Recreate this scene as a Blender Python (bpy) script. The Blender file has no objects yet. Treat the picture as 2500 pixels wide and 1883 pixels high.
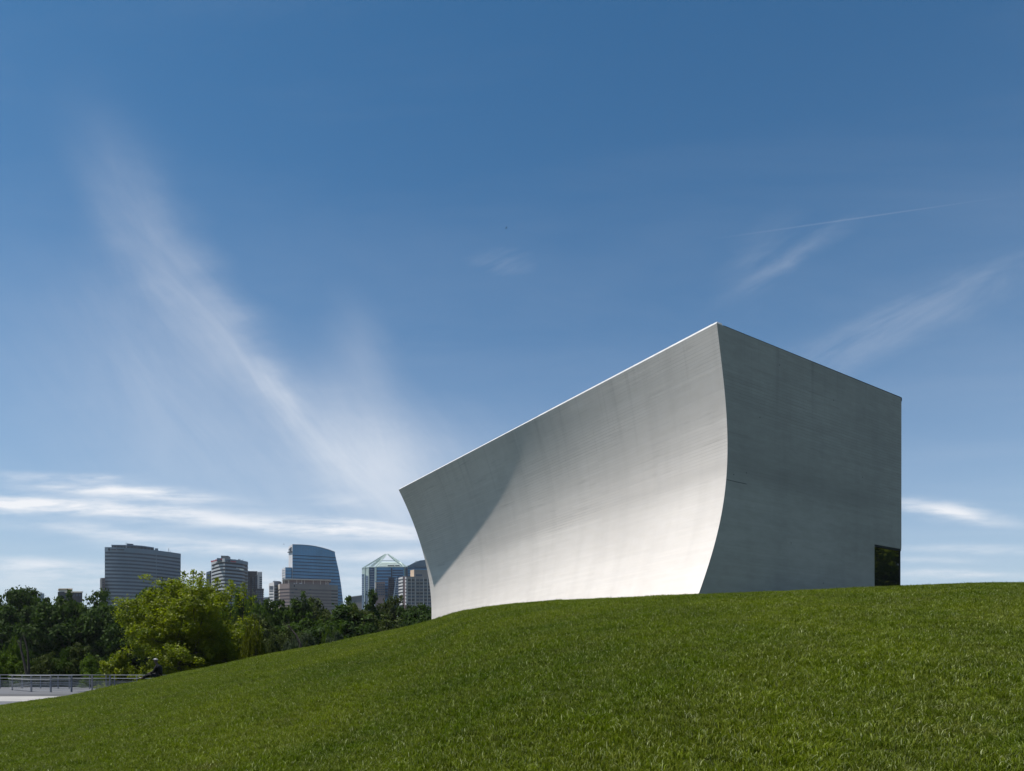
import bpy, bmesh, math, random
import numpy as np
from mathutils import Vector, Matrix, Euler

random.seed(7); rng = np.random.default_rng(7)
scene = bpy.context.scene
COL = scene.collection
R = math.radians
EYE = 1.6            # the camera stands 1.6 m above the foot of the lawn
F = 1708.0           # focal length expressed in photograph pixels (24.6 mm on 36 mm)

# ------------------------------------------------------------------ camera, sky, sun, exposure
cd = bpy.data.cameras.new('camera'); cam = bpy.data.objects.new('camera', cd); COL.objects.link(cam)
cd.sensor_width = 36.0; cd.lens = 36.0 * F / 2500.0; cd.clip_start = 0.1; cd.clip_end = 12000
cd.shift_y = (1640 - 941.5) / 2500.0
cam.location = (0, 0, EYE); cam.rotation_euler = (R(90), 0, 0)
scene.camera = cam
SUN = Vector((-0.357, -0.103, 1.0)).normalized()
sd = bpy.data.lights.new('sun', 'SUN'); sun = bpy.data.objects.new('sun', sd); COL.objects.link(sun)
sd.energy = 3.8; sd.angle = R(0.53); sd.color = (1.0, 0.94, 0.87)
sun.rotation_euler = SUN.to_track_quat('Z', 'Y').to_euler(); sun.location = (-20, -6, 60)
scene.view_settings.view_transform = 'Standard'
scene.view_settings.look = 'None'
scene.view_settings.exposure = 0.92
scene.view_settings.gamma = 1.0
scene.view_settings.use_curve_mapping = False
scene.cycles.max_bounces = 6; scene.cycles.transparent_max_bounces = 8
scene.cycles.use_denoising = True


class NT:
    """small helper to write node trees"""
    def __init__(s, tree): s.t = tree; s.n = tree.nodes; s.l = tree.links
    def new(s, typ, **kw):
        n = s.n.new(typ)
        for k, v in kw.items():
            if k == 'inp':
                for a, b in v.items(): s.put(n.inputs[a], b)
            else: setattr(n, k, v)
        return n
    def put(s, sock, v):
        if isinstance(v, bpy.types.NodeSocket): s.l.new(v, sock)
        else: sock.default_value = v
    def math(s, op, a, b=0.0, c=None, clamp=False):
        n = s.n.new('ShaderNodeMath'); n.operation = op; n.use_clamp = clamp
        s.put(n.inputs[0], a); s.put(n.inputs[1], b)
        if c is not None: s.put(n.inputs[2], c)
        return n.outputs[0]
    def mix(s, f, a, b, typ='MIX'):
        n = s.n.new('ShaderNodeMix'); n.data_type = 'RGBA'; n.blend_type = typ
        s.put(n.inputs[0], f); s.put(n.inputs[6], a); s.put(n.inputs[7], b)
        return n.outputs[2]
    def noise(s, vec, scale, detail=4, rough=0.55, dist=0.0):
        n = s.n.new('ShaderNodeTexNoise')
        if vec is not None: s.l.new(vec, n.inputs['Vector'])
        n.inputs['Scale'].default_value = scale; n.inputs['Detail'].default_value = detail
        n.inputs['Roughness'].default_value = rough; n.inputs['Distortion'].default_value = dist
        return n.outputs['Fac']
    def ramp(s, f, stops):
        n = s.n.new('ShaderNodeValToRGB'); s.put(n.inputs[0], f)
        e = n.color_ramp.elements
        while len(e) > 1: e.remove(e[-1])
        e[0].position, e[0].color = stops[0][0], stops[0][1]
        for p, c in stops[1:]:
            q = e.new(p); q.color = c
        return n.outputs[0]
    def maprange(s, v, a, b, c, d):
        n = s.n.new('ShaderNodeMapRange'); s.put(n.inputs[0], v)
        for i, x in enumerate((a, b, c, d)): n.inputs[i + 1].default_value = x
        return n.outputs[0]
    def mapping(s, vec, loc=(0, 0, 0), rot=(0, 0, 0), scale=(1, 1, 1), typ='POINT'):
        n = s.n.new('ShaderNodeMapping'); n.vector_type = typ; s.l.new(vec, n.inputs[0])
        n.inputs[1].default_value = loc; n.inputs[2].default_value = rot; n.inputs[3].default_value = scale
        return n.outputs[0]


def build_world():
    w = bpy.data.worlds.new('World'); scene.world = w; w.use_nodes = True
    T = NT(w.node_tree); T.n.clear()
    sky = T.new('ShaderNodeTexSky', sky_type='NISHITA')
    sky.sun_disc = False
    sky.sun_elevation = math.asin(SUN.z); sky.sun_rotation = math.atan2(SUN.x, SUN.y)
    sky.altitude = 20; sky.air_density = 1.0; sky.dust_density = 0.6; sky.ozone_density = 1.6
    tc = T.new('ShaderNodeTexCoord'); d = tc.outputs['Generated']
    sep = T.new('ShaderNodeSeparateXYZ', inp={0: d})
    x, y, z = sep.outputs
    ys = T.math('MAXIMUM', y, 0.02)
    a = T.math('DIVIDE', x, ys); e = T.math('DIVIDE', z, ys)
    front = T.maprange(y, 0.05, 0.25, 0, 1)
    cmb = T.new('ShaderNodeCombineXYZ', inp={0: a, 1: e, 2: 0.0}).outputs[0]
    # ragged edges: the cloud coordinates are bent by noise
    wn = T.new('ShaderNodeTexNoise', inp={'Vector': T.mapping(cmb, scale=(5, 14, 1)), 'Scale': 1.0, 'Detail': 5.0, 'Roughness': 0.6})
    off = T.new('ShaderNodeVectorMath', operation='SUBTRACT', inp={0: wn.outputs['Color'], 1: (0.5, 0.5, 0.5)}).outputs[0]
    off = T.new('ShaderNodeVectorMath', operation='MULTIPLY', inp={0: off, 1: (0.12, 0.022, 0)}).outputs[0]
    pv = T.new('ShaderNodeVectorMath', operation='ADD', inp={0: cmb, 1: off}).outputs[0]
    off2 = T.new('ShaderNodeVectorMath', operation='MULTIPLY', inp={0: off, 1: (0.6, 2.6, 0)}).outputs[0]
    pv2 = T.new('ShaderNodeVectorMath', operation='ADD', inp={0: cmb, 1: off2}).outputs[0]
    # cirrus wisps and low streaks: centre, half length, half width, tilt, density
    C = [(300, 470, 190, 80, 62, .15, 2), (400, 650, 160, 80, 52, .22, 2), (520, 765, 160, 42, 50, .32, 2), (590, 840, 70, 20, 50, .30, 2),
         (690, 950, 200, 75, 38, .30, 2), (840, 1020, 160, 100, 25, .42, 2), (440, 960, 400, 170, 28, .24, 2), (790, 850, 190, 80, 80, .16, 2),
         (330, 760, 240, 80, 40, .12, 2), (1000, 1000, 260, 120, 0, .14, 2),
         (200, 1034, 80, 9, 2, .5, 1), (60, 1030, 70, 9, 4, .45, 1), (270, 1064, 180, 12, 4, .9, 1), (130, 1096, 340, 18, 3, 1.0, 1),
         (430, 1112, 180, 12, 8, .6, 1), (720, 1141, 210, 16, 4, 1.0, 1), (790, 1128, 130, 5, 5, .6, 1), (250, 1152, 190, 12, 4, .5, 1),
         (560, 1188, 250, 13, 3, .65, 1), (90, 1222, 130, 16, 3, .6, 1), (740, 1082, 60, 11, 0, .35, 1), (880, 1196, 110, 12, 0, .45, 1),
         (300, 1250, 500, 30, 0, .35, 1), (800, 1260, 400, 30, 0, .3, 1),
         (2055, 1104, 115, 15, 9, .8, 1), (2120, 1190, 170, 10, 0, .35, 1), (2050, 1243, 140, 9, 0, .5, 1), (2010, 1215, 110, 7, 0, .25, 1),
         (1750, 530, 140, 18, -28, .08, 3), (1850, 735, 200, 38, -25, .11, 3), (2080, 640, 240, 45, -24, .09, 3), (1080, 572, 80, 26, 8, .12, 3),
         (1640, 560, 110, 60, -40, .07, 3), (1912, 463, 290, 1.5, -8.2, .08, 0)]
    inv = None
    nz1 = T.noise(T.mapping(cmb, scale=(9, 60, 1)), 1.0, 6, 0.62)
    nz2 = T.noise(T.mapping(cmb, rot=(0, 0, R(-52)), scale=(1 / 2.6, 1 / 9, 1), typ='TEXTURE'), 1.0, 7, 0.62, 0.8)
    nz4 = T.noise(T.mapping(cmb, rot=(0, 0, R(26)), scale=(1 / 5, 1 / 26, 1), typ='TEXTURE'), 1.0, 7, 0.66, 0.5); g3 = T.maprange(nz4, 0.36, 0.64, 0.25, 1.2)
    nz3 = T.noise(T.mapping(cmb, rot=(0, 0, R(-46)), scale=(1 / 8, 1 / 42, 1), typ='TEXTURE'), 1.0, 7, 0.68, 0.5)
    nz2 = T.math('ADD', T.math('MULTIPLY', nz2, 0.78), T.math('MULTIPLY', nz3, 0.22))
    g1 = T.maprange(nz1, 0.36, 0.60, 0.28, 1.2); g2 = T.maprange(nz2, 0.34, 0.66, 0.50, 1.05)
    for cx, cy, L, W, ang, op, kind in C:
        k = 1.1302 / F
        loc = ((cx * 1.1302 - 1250) / F, (1640 - cy * 1.1302) / F, 0)
        m = T.mapping([cmb, pv, pv2, pv2][kind], loc=loc, rot=(0, 0, -R(ang)), scale=(L * k, W * k, 1), typ='TEXTURE')
        ln = T.new('ShaderNodeVectorMath', operation='DOT_PRODUCT', inp={0: m, 1: m}).outputs['Value']
        g = T.math('POWER', 0.42, ln)
        g = T.math('MULTIPLY', g, op)
        if kind: g = T.math('MULTIPLY', g, [None, g1, g2, g3][kind], clamp=True)
        o = T.math('SUBTRACT', 1.0, g)
        inv = o if inv is None else T.math('MULTIPLY', inv, o)
    cl = T.math('SUBTRACT', 1.0, inv)
    cl = T.math('MULTIPLY', cl, front)
    # thin cirrus over the rest of the sky
    zz = T.math('MAXIMUM', z, 0.08)
    pl = T.new('ShaderNodeCombineXYZ', inp={0: T.math('DIVIDE', x, zz), 1: T.math('DIVIDE', y, zz), 2: 0.0}).outputs[0]
    th = T.noise(T.mapping(pl, rot=(0, 0, R(-35)), scale=(0.5, 1.5, 1)), 1.0, 6, 0.6, 0.6)
    th = T.maprange(th, 0.42, 0.85, 0.0, 0.07)
    cl = T.math('MAXIMUM', cl, th)
    # pale haze band at the horizon
    hz = T.math('POWER', T.math('SUBTRACT', 1.0, T.math('MAXIMUM', z, 0.0), clamp=True), 4.2)
    hz = T.math('MULTIPLY', hz, 1.0)
    base = T.new('ShaderNodeHueSaturation', inp={'Hue': 0.5, 'Saturation': SKY_SAT, 'Value': SKY_VAL, 'Color': sky.outputs[0]}).outputs[0]
    base = T.mix(1.0, base, (0.35, 0.86, 1.10, 1), 'MULTIPLY')
    base = T.new('ShaderNodeVectorMath', operation='SCALE', inp={0: base, 'Scale': T.maprange(z, 0.1, 0.75, 1.06, 0.80)}).outputs[0]
    c1 = T.mix(hz, base, (6.3, 6.55, 7.1, 1))
    c2 = T.mix(cl, c1, (8.6, 8.8, 9.2, 1))
    bg = T.new('ShaderNodeBackground', inp={'Color': c2, 'Strength': SKY_STR})
    out = T.new('ShaderNodeOutputWorld'); T.l.new(bg.outputs[0], out.inputs[0])
    w.cycles.sampling_method = 'MANUAL'; w.cycles.sample_map_resolution = 1024


SKY_SAT, SKY_VAL, SKY_STR = 1.0, 1.0, 0.055
build_world()

# ------------------------------------------------------------------ materials
def mat(name, color, rough=0.6, metal=0.0, spec=0.5, noise=None, bump=None, var=0.15):
    m = bpy.data.materials.new(name); m.use_nodes = True
    T = NT(m.node_tree); p = T.n['Principled BSDF']
    p.inputs['Roughness'].default_value = rough; p.inputs['Metallic'].default_value = metal
    p.inputs['Specular IOR Level'].default_value = spec
    c = (*color, 1)
    if noise:
        tc = T.new('ShaderNodeTexCoord')
        nz = T.noise(tc.outputs['Object'], noise, 5, 0.6)
        f = T.maprange(nz, 0.3, 0.7, 0, 1)
        T.put(p.inputs['Base Color'], T.mix(f, tuple(v * (1 - var) for v in color) + (1,), tuple(min(1, v * (1 + var)) for v in color) + (1,)))
        if bump:
            b = T.new('ShaderNodeBump', inp={'Height': nz, 'Strength': bump, 'Distance': 0.02})
            T.l.new(b.outputs[0], p.inputs['Normal'])
    else: p.inputs['Base Color'].default_value = c
    return m


def leaf_mat(name, dark, light, trans=0.35, rough=0.65, spec=0.08, nscale=0.35):
    m = bpy.data.materials.new(name); m.use_nodes = True
    T = NT(m.node_tree); p = T.n['Principled BSDF']; out = T.n['Material Output']
    at = T.new('ShaderNodeAttribute', attribute_name='tint')
    geo = T.new('ShaderNodeNewGeometry')
    nz = T.noise(geo.outputs['Position'], nscale, 3)
    f = T.math('ADD', T.math('MULTIPLY', at.outputs['Fac'], 0.65), T.math('MULTIPLY', nz, 0.45), clamp=True)
    col = T.mix(f, (*dark, 1), (*light, 1))
    T.put(p.inputs['Base Color'], col); p.inputs['Roughness'].default_value = rough
    p.inputs['Specular IOR Level'].default_value = spec
    tr = T.new('ShaderNodeBsdfTranslucent', inp={'Color': T.mix(0.4, col, (0.9, 1.0, 0.1, 1), 'MULTIPLY')})
    tcol = T.mix(1.0, col, (1.5, 1.6, 0.7, 1), 'MULTIPLY'); T.put(tr.inputs['Color'], tcol)
    mx = T.new('ShaderNodeMixShader', inp={0: trans, 1: p.outputs[0], 2: tr.outputs[0]})
    T.l.new(mx.outputs[0], out.inputs[0])
    return m


def concrete_mat(name, lines=1.0, tone=0.61, weather=1.0):
    """board formed concrete: horizontal boards 10 cm high, printed relief"""
    m = bpy.data.materials.new(name); m.use_nodes = True
    T = NT(m.node_tree); p = T.n['Principled BSDF']
    uv = T.new('ShaderNodeUVMap').outputs[0]
    sp = T.new('ShaderNodeSeparateXYZ', inp={0: uv}); U, V = sp.outputs[0], sp.outputs[1]
    br = T.new('ShaderNodeTexBrick', inp={'Vector': uv, 'Color1': (0, 0, 0, 1), 'Color2': (1, 1, 1, 1), 'Mortar': (0.5, 0.5, 0.5, 1), 'Scale': 1.0,
               'Mortar Size': 0.006, 'Mortar Smooth': 0.3, 'Bias': 0.0, 'Brick Width': 3.1, 'Row Height': 0.105})
    br.offset = 0.37; br.offset_frequency = 3
    board = br.outputs['Color']; groove = br.outputs['Fac']
    gate = T.maprange(T.noise(T.mapping(uv, scale=(0.11, 0.55, 1)), 1.0, 5, 0.6), 0.44, 0.62, 0.08, 1.0); groove = T.math('MULTIPLY', groove, gate)
    n_big = T.noise(T.mapping(uv, scale=(0.16, 0.42, 1)), 1.0, 4)
    n_str = T.noise(T.mapping(uv, scale=(0.5, 7.0, 1)), 1.0, 5, 0.65)
    n_mot = T.noise(T.mapping(uv, scale=(1.6, 4.2, 1)), 1.0, 5, 0.62)
    n_vert = T.noise(T.mapping(uv, scale=(1.1, 0.12, 1)), 1.0, 3)
    n_fine = T.noise(uv, 26.0, 4, 0.7)
    # the lower pour is smoother than the boards above it
    step = T.math('ADD', V, T.math('MULTIPLY', T.math('SUBTRACT', n_str, 0.5), 0.35))
    jb = T.math('SUBTRACT', 1.0, T.math('DIVIDE', T.math('ABSOLUTE', T.math('SUBTRACT', step, JOINT_Z + 0.35)), 0.42), clamp=True)
    up = T.maprange(step, JOINT_Z - 0.35, JOINT_Z + 0.15, 0.25, 1.0)
    up = T.math('MULTIPLY', up, T.maprange(n_big, 0.3, 0.65, 0.45, 1.25))
    k = T.math('MULTIPLY', up, lines)
    t = T.math('ADD', T.math('MULTIPLY', T.math('SUBTRACT', board, 0.5), 0.055), 1.0)
    t = T.math('MULTIPLY', t, T.maprange(n_big, 0.3, 0.7, 1 - 0.07 * weather, 1 + 0.05 * weather))
    t = T.math('MULTIPLY', t, T.maprange(n_mot, 0.3, 0.72, 1 - 0.06 * weather, 1 + 0.04 * weather))
    t = T.math('MULTIPLY', t, T.maprange(n_vert, 0.45, 0.75, 1.01, 0.93))
    # rain runs below the roof edge
    drip = T.noise(T.mapping(uv, scale=(2.6, 0.10, 1)), 1.0, 4, 0.6); drip = T.maprange(drip, 0.55, 0.72, 0, 0.16)
    fall = T.maprange(V, HR_TOP - 4.5, HR_TOP, 0, 1); t = T.math('MULTIPLY', t, T.math('SUBTRACT', 1.0, T.math('MULTIPLY', drip, fall)))
    st = T.maprange(n_str, 0.57, 0.72, 0.0, 0.17)
    t = T.math('MULTIPLY', t, T.math('SUBTRACT', 1.0, T.math('MULTIPLY', st, k)))
    t = T.math('MULTIPLY', t, T.math('SUBTRACT', 1.0, T.math('MULTIPLY', T.math('MULTIPLY', groove, k), 0.30)))
    t = T.math('MULTIPLY', t, T.math('SUBTRACT', 1.0, T.math('MULTIPLY', T.math('MULTIPLY', jb, T.maprange(n_mot, 0.35, 0.6, 0.2, 1.0)), 0.08)))
    t = T.math('MULTIPLY', t, T.maprange(step, JOINT_Z - 0.3, JOINT_Z + 0.3, 1.045, 0.985))
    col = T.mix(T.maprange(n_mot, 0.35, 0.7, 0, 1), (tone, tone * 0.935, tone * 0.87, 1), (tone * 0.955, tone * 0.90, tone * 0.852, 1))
    kb = 0.91 if weather > 1.5 else 1.0  # darkened side copy only: blue lowered in the colour as well
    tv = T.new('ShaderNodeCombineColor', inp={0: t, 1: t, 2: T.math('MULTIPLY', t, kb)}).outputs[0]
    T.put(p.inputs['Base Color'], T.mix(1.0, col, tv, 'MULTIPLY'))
    p.inputs['Roughness'].default_value = 0.72; p.inputs['Specular IOR Level'].default_value = 0.3
    h = T.math('MULTIPLY', T.math('SUBTRACT', 1.0, groove), 0.35)
    h = T.math('ADD', h, T.math('MULTIPLY', board, 0.35))
    h = T.math('MULTIPLY', h, k)
    h = T.math('ADD', h, T.math('MULTIPLY', n_fine, 0.12)); h = T.math('ADD', h, T.math('MULTIPLY', n_str, 0.12))
    b = T.new('ShaderNodeBump', inp={'Height': h, 'Strength': 0.4, 'Distance': 0.005}); T.l.new(b.outputs[0], p.inputs['Normal'])
    return m


JOINT_Z = EYE + 5.9; HR_TOP = EYE + 10.463
M = {}
M['concrete'] = concrete_mat('board_formed_concrete')
M['concrete_shade_tone'] = concrete_mat('board_formed_concrete_shade_tone', 1.0, 0.39, 1.9)  # same concrete, darkened in colour to deepen the side wall's shade; more mottling
M['coping'] = mat('white_coping', (0.5, 0.5, 0.5), 0.45, noise=3)
M['dark_metal'] = mat('dark_metal', (0.03, 0.032, 0.036), 0.4, 0.6)
M['dark_glass'] = mat('dark_glass', (0.030, 0.031, 0.022), 0.03, 0.0, 0.5); M['dark_glass'].node_tree.nodes['Principled BSDF'].inputs['IOR'].default_value = 2.3
M['roof'] = mat('roof_membrane', (0.5, 0.5, 0.5), 0.8, noise=1)

# ------------------------------------------------------------------ mesh helpers
def link(o, parent=None):
    COL.objects.link(o)
    if parent is not None: o.parent = parent
    return o

def tag(o, label=None, category=None, group=None, kind=None):
    for k, v in (('label', label), ('category', category), ('group', group), ('kind', kind)):
        if v: o[k] = v
    return o

def thing(name, label, category, loc=(0, 0, 0), group=None):
    o = bpy.data.objects.new(name, None); o.location = loc; link(o)
    return tag(o, label, category, group)

def mesh_obj(name, verts, faces, material, parent=None, smooth=False, uv=None, origin=None):
    """verts in world metres; stored relative to parent (or to origin)"""
    base = Vector(parent_loc(parent)) if parent is not None else Vector(origin or (0, 0, 0))
    v = np.asarray(verts, dtype=float) - np.array(base)
    me = bpy.data.meshes.new(name); me.from_pydata([tuple(q) for q in v], [], faces)
    if uv is not None:
        l = me.uv_layers.new(name='UVMap')
        for poly in me.polygons:
            for li in poly.loop_indices: l.data[li].uv = uv[me.loops[li].vertex_index]
    if smooth: me.polygons.foreach_set('use_smooth', [True] * len(me.polygons))
    me.update()
    if material: me.materials.append(material)
    o = bpy.data.objects.new(name, me)
    if parent is None and origin: o.location = origin
    return link(o, parent)

def parent_loc(o):
    p = Vector((0, 0, 0))
    while o is not None: p = p + o.location; o = o.parent
    return p

def np_mesh(name, verts, quads, attr=None, tris=False):
    """fast mesh from numpy arrays"""
    me = bpy.data.meshes.new(name); n = 3 if tris else 4
    me.vertices.add(len(verts)); me.vertices.foreach_set('co', np.asarray(verts, dtype=np.float32).ravel())
    me.loops.add(len(quads) * n); me.loops.foreach_set('vertex_index', np.asarray(quads, dtype=np.int32).ravel())
    me.polygons.add(len(quads)); me.polygons.foreach_set('loop_start', np.arange(len(quads), dtype=np.int32) * n)
    me.update(calc_edges=True)
    if attr is not None:
        a = me.attributes.new('tint', 'FLOAT', 'FACE'); a.data.foreach_set('value', np.asarray(attr, dtype=np.float32))
    return me

class Geo:
    """collects verts and faces of one mesh"""
    def __init__(s): s.v = []; s.f = []
    def prism(s, base, top):
        n = len(base); o = len(s.v); s.v += [tuple(p) for p in base] + [tuple(p) for p in top]
        s.f.append(tuple(o + i for i in range(n))); s.f.append(tuple(o + n + i for i in reversed(range(n))))
        for i in range(n):
            j = (i + 1) % n; s.f.append((o + i, o + n + i, o + n + j, o + j))
        return s
    def bar(s, a, b, w, h=None):
        a = Vector(a); b = Vector(b); h = h or w; d = (b - a).normalized()
        up = Vector((0, 0, 1)) if abs(d.z) < 0.95 else Vector((0, 1, 0))
        x = d.cross(up).normalized() * (w / 2); y = x.cross(d).normalized() * (h / 2)
        c = [x + y, -x + y, -x - y, x - y]
        return s.prism([a + q for q in c], [b + q for q in c])
    def tube(s, pts, rad, n=7):
        o = len(s.v); P = [Vector(p) for p in pts]; ref = Vector((0.3, 1, 0.1))
        for i, p in enumerate(P):
            d = (P[min(i + 1, len(P) - 1)] - P[max(i - 1, 0)]).normalized()
            x = d.cross(ref).normalized(); y = d.cross(x).normalized()
            for k in range(n):
                t = 2 * math.pi * k / n; s.v.append(tuple(p + (x * math.cos(t) + y * math.sin(t)) * rad[i]))
        for i in range(len(P) - 1):
            for k in range(n):
                s.f.append((o + i * n + k, o + i * n + (k + 1) % n, o + (i + 1) * n + (k + 1) % n, o + (i + 1) * n + k))
        s.f.append(tuple(o + k for k in reversed(range(n)))); s.f.append(tuple(o + (len(P) - 1) * n + k for k in range(n)))
        return s
    def obj(s, name, material, parent=None, smooth=False, origin=None):
        o = mesh_obj(name, s.v, s.f, material, parent, smooth, origin=origin)
        bm = bmesh.new(); bm.from_mesh(o.data); bmesh.ops.recalc_face_normals(bm, faces=bm.faces); bm.to_mesh(o.data); bm.free()
        return o

def at(px, py, D):
    """surveyed point: photograph pixel and distance in metres to a place in the world"""
    return Vector(((px - 1250) / F * D, D, EYE + (1640 - py) / F * D))

# ------------------------------------------------------------------ terrain
CREST = np.array([(-2600, 1700, 26), (-400, 1748, 25), (0, 1726, 25.8), (68, 1717, 26.3), (170, 1703, 27.5), (271, 1680.5, 30), (373, 1661, 32.3),
                  (452, 1643, 33.5), (531, 1628.5, 34.5), (610, 1610.5, 35.5), (678, 1596, 36.5), (791, 1577, 37.5), (893, 1554, 38.3),
                  (972, 1539, 38.8), (1053, 1520, 39.0), (1090, 1506, 35.8), (1130, 1494, 33.6), (1243, 1478.5, 29.6), (1289, 1475, 28),
                  (1356, 1470, 26), (1582, 1461, 21.8), (1704, 1455.5, 20), (1921, 1449, 19.2), (2134, 1437.5, 19.4), (2201, 1436.5, 19.7),
                  (2373, 1427.5, 21), (2500, 1427, 22), (2900, 1434, 23), (5600, 1560, 26)])
_ca = (CREST[:, 0] - 1250) / F
_ga = np.linspace(-2.25, 2.55, 1600)
def _sm(y, w=9):
    k = np.hanning(2 * w + 1); k /= k.sum(); yp = np.pad(y, w, mode='edge'); return np.convolve(yp, k, mode='valid')
_ge = _sm(np.interp(_ga, _ca, (1640 - CREST[:, 1]) / F)); _gD = _sm(np.interp(_ga, _ca, CREST[:, 2]), 24)

def terrain(X, Y):
    X = np.asarray(X, float); Y = np.asarray(Y, float); Ys = np.maximum(Y, 1.0)
    a = np.clip(X / Ys, -2.2, 2.5); e = np.interp(a, _ga, _ge); Dc = np.interp(a, _ga, _gD)
    zc = e * Dc; t = Ys / Dc; tau = t - 1
    z = np.where(t < 1, -EYE + (zc + 2 * EYE) * t - EYE * t * t, zc + zc * tau - 5.0 * tau ** 2)
    return np.maximum(z, -4.7) + EYE

def lumps(X, Y):
    return 0.018 * np.sin(X * 1.7 + 0.6 * np.sin(Y * 0.9)) * np.sin(Y * 1.3 + 0.7 * np.sin(X * 0.8)) + 0.008 * np.sin(X * 4.1 + Y * 2.3) * np.sin(Y * 5.2 - X * 1.1)

def build_ground():
    aa = np.concatenate([np.linspace(-2.2, -0.8, 30)[:-1], np.linspace(-0.8, 0.8, 260), np.linspace(0.8, 2.4, 34)[1:]])
    dd = np.concatenate([np.linspace(1.0, 12, 60)[:-1], np.linspace(12, 44, 150)[:-1], np.linspace(44, 75, 40)])
    A, D = np.meshgrid(aa, dd); X = A * D; Y = D; Z = terrain(X, Y) + lumps(X, Y)
    n = len(aa); V = np.stack([X, Y, Z - 0.014], -1).reshape(-1, 3)
    i, j = np.meshgrid(np.arange(len(dd) - 1), np.arange(n - 1), indexing='ij'); q = (i * n + j).ravel()
    Q = np.stack([q, q + 1, q + n + 1, q + n], -1)
    me = np_mesh('lawn', V, Q); me.polygons.foreach_set('use_smooth', [True] * len(me.polygons))
    me.materials.append(M['soil']); o = link(bpy.data.objects.new('lawn', me)); tag(o, kind='structure')
    # lawn behind and under the viewer
    V = [(-60, -60, 0), (60, -60, 0), (60, 1.0, 0), (2.4, 1.0, terrain(2.4, 1.0)), (0, 1.0, float(terrain(0, 1.0))), (-2.2, 1.0, terrain(-2.2, 1.0)), (-60, 1.0, 0)]
    V = [(float(a), float(b), float(c) - 0.004) for a, b, c in V]
    tag(mesh_obj('lawn', V, [(0, 1, 2, 3, 4, 5, 6)], M['soil']), kind='structure')
    s = 6000
    tag(mesh_obj('ground', [(-s, -s, -3.0), (s, -s, -3.0), (s, s, -3.0), (-s, s, -3.0)], [(0, 1, 2, 3)], M['far_ground']), kind='structure')


def soil_mat():
    m = bpy.data.materials.new('lawn_thatch'); m.use_nodes = True
    T = NT(m.node_tree); p = T.n['Principled BSDF']; g = T.new('ShaderNodeNewGeometry').outputs['Position']
    a = T.noise(g, 0.5, 5); b = T.noise(g, 14, 5, 0.7)
    c = T.mix(T.maprange(b, 0.3, 0.7, 0, 1), (0.009, 0.013, 0.003, 1), (0.022, 0.030, 0.005, 1))
    c = T.mix(T.maprange(a, 0.35, 0.7, 0, 0.5), c, (0.022, 0.024, 0.007, 1))
    T.put(p.inputs['Base Color'], c); p.inputs['Roughness'].default_value = 0.9
    return m

M['soil'] = soil_mat()
M['far_ground'] = mat('far_ground', (0.04, 0.055, 0.02), 0.9, noise=0.05)
build_ground()

# ------------------------------------------------------------------ pavilion
PA = Vector((6.1475, 21.0, 0)); HR = EYE + 10.463
SDIR = Vector((-0.54972, 0.83535, 0)); WDIR = Vector((0.83535, 0.54972, 0))
LEN, WID = 23.05, 10.47
PR = [3.3e-05, -6.7e-05, -0.00734, 0.01236, 0.182384, 0.0]; PL = [3.1e-05, -0.000927, -0.033957, 0.573995, 0.0]
def prof_r(d):
    d = np.asarray(d, float); v = np.polyval(PR, np.minimum(d, 8.4)); s = np.polyval(np.polyder(np.array(PR)), 8.4)
    return v + s * np.maximum(d - 8.4, 0)
def prof_l(d): return np.polyval(PL, np.minimum(d, 7.15))

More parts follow.
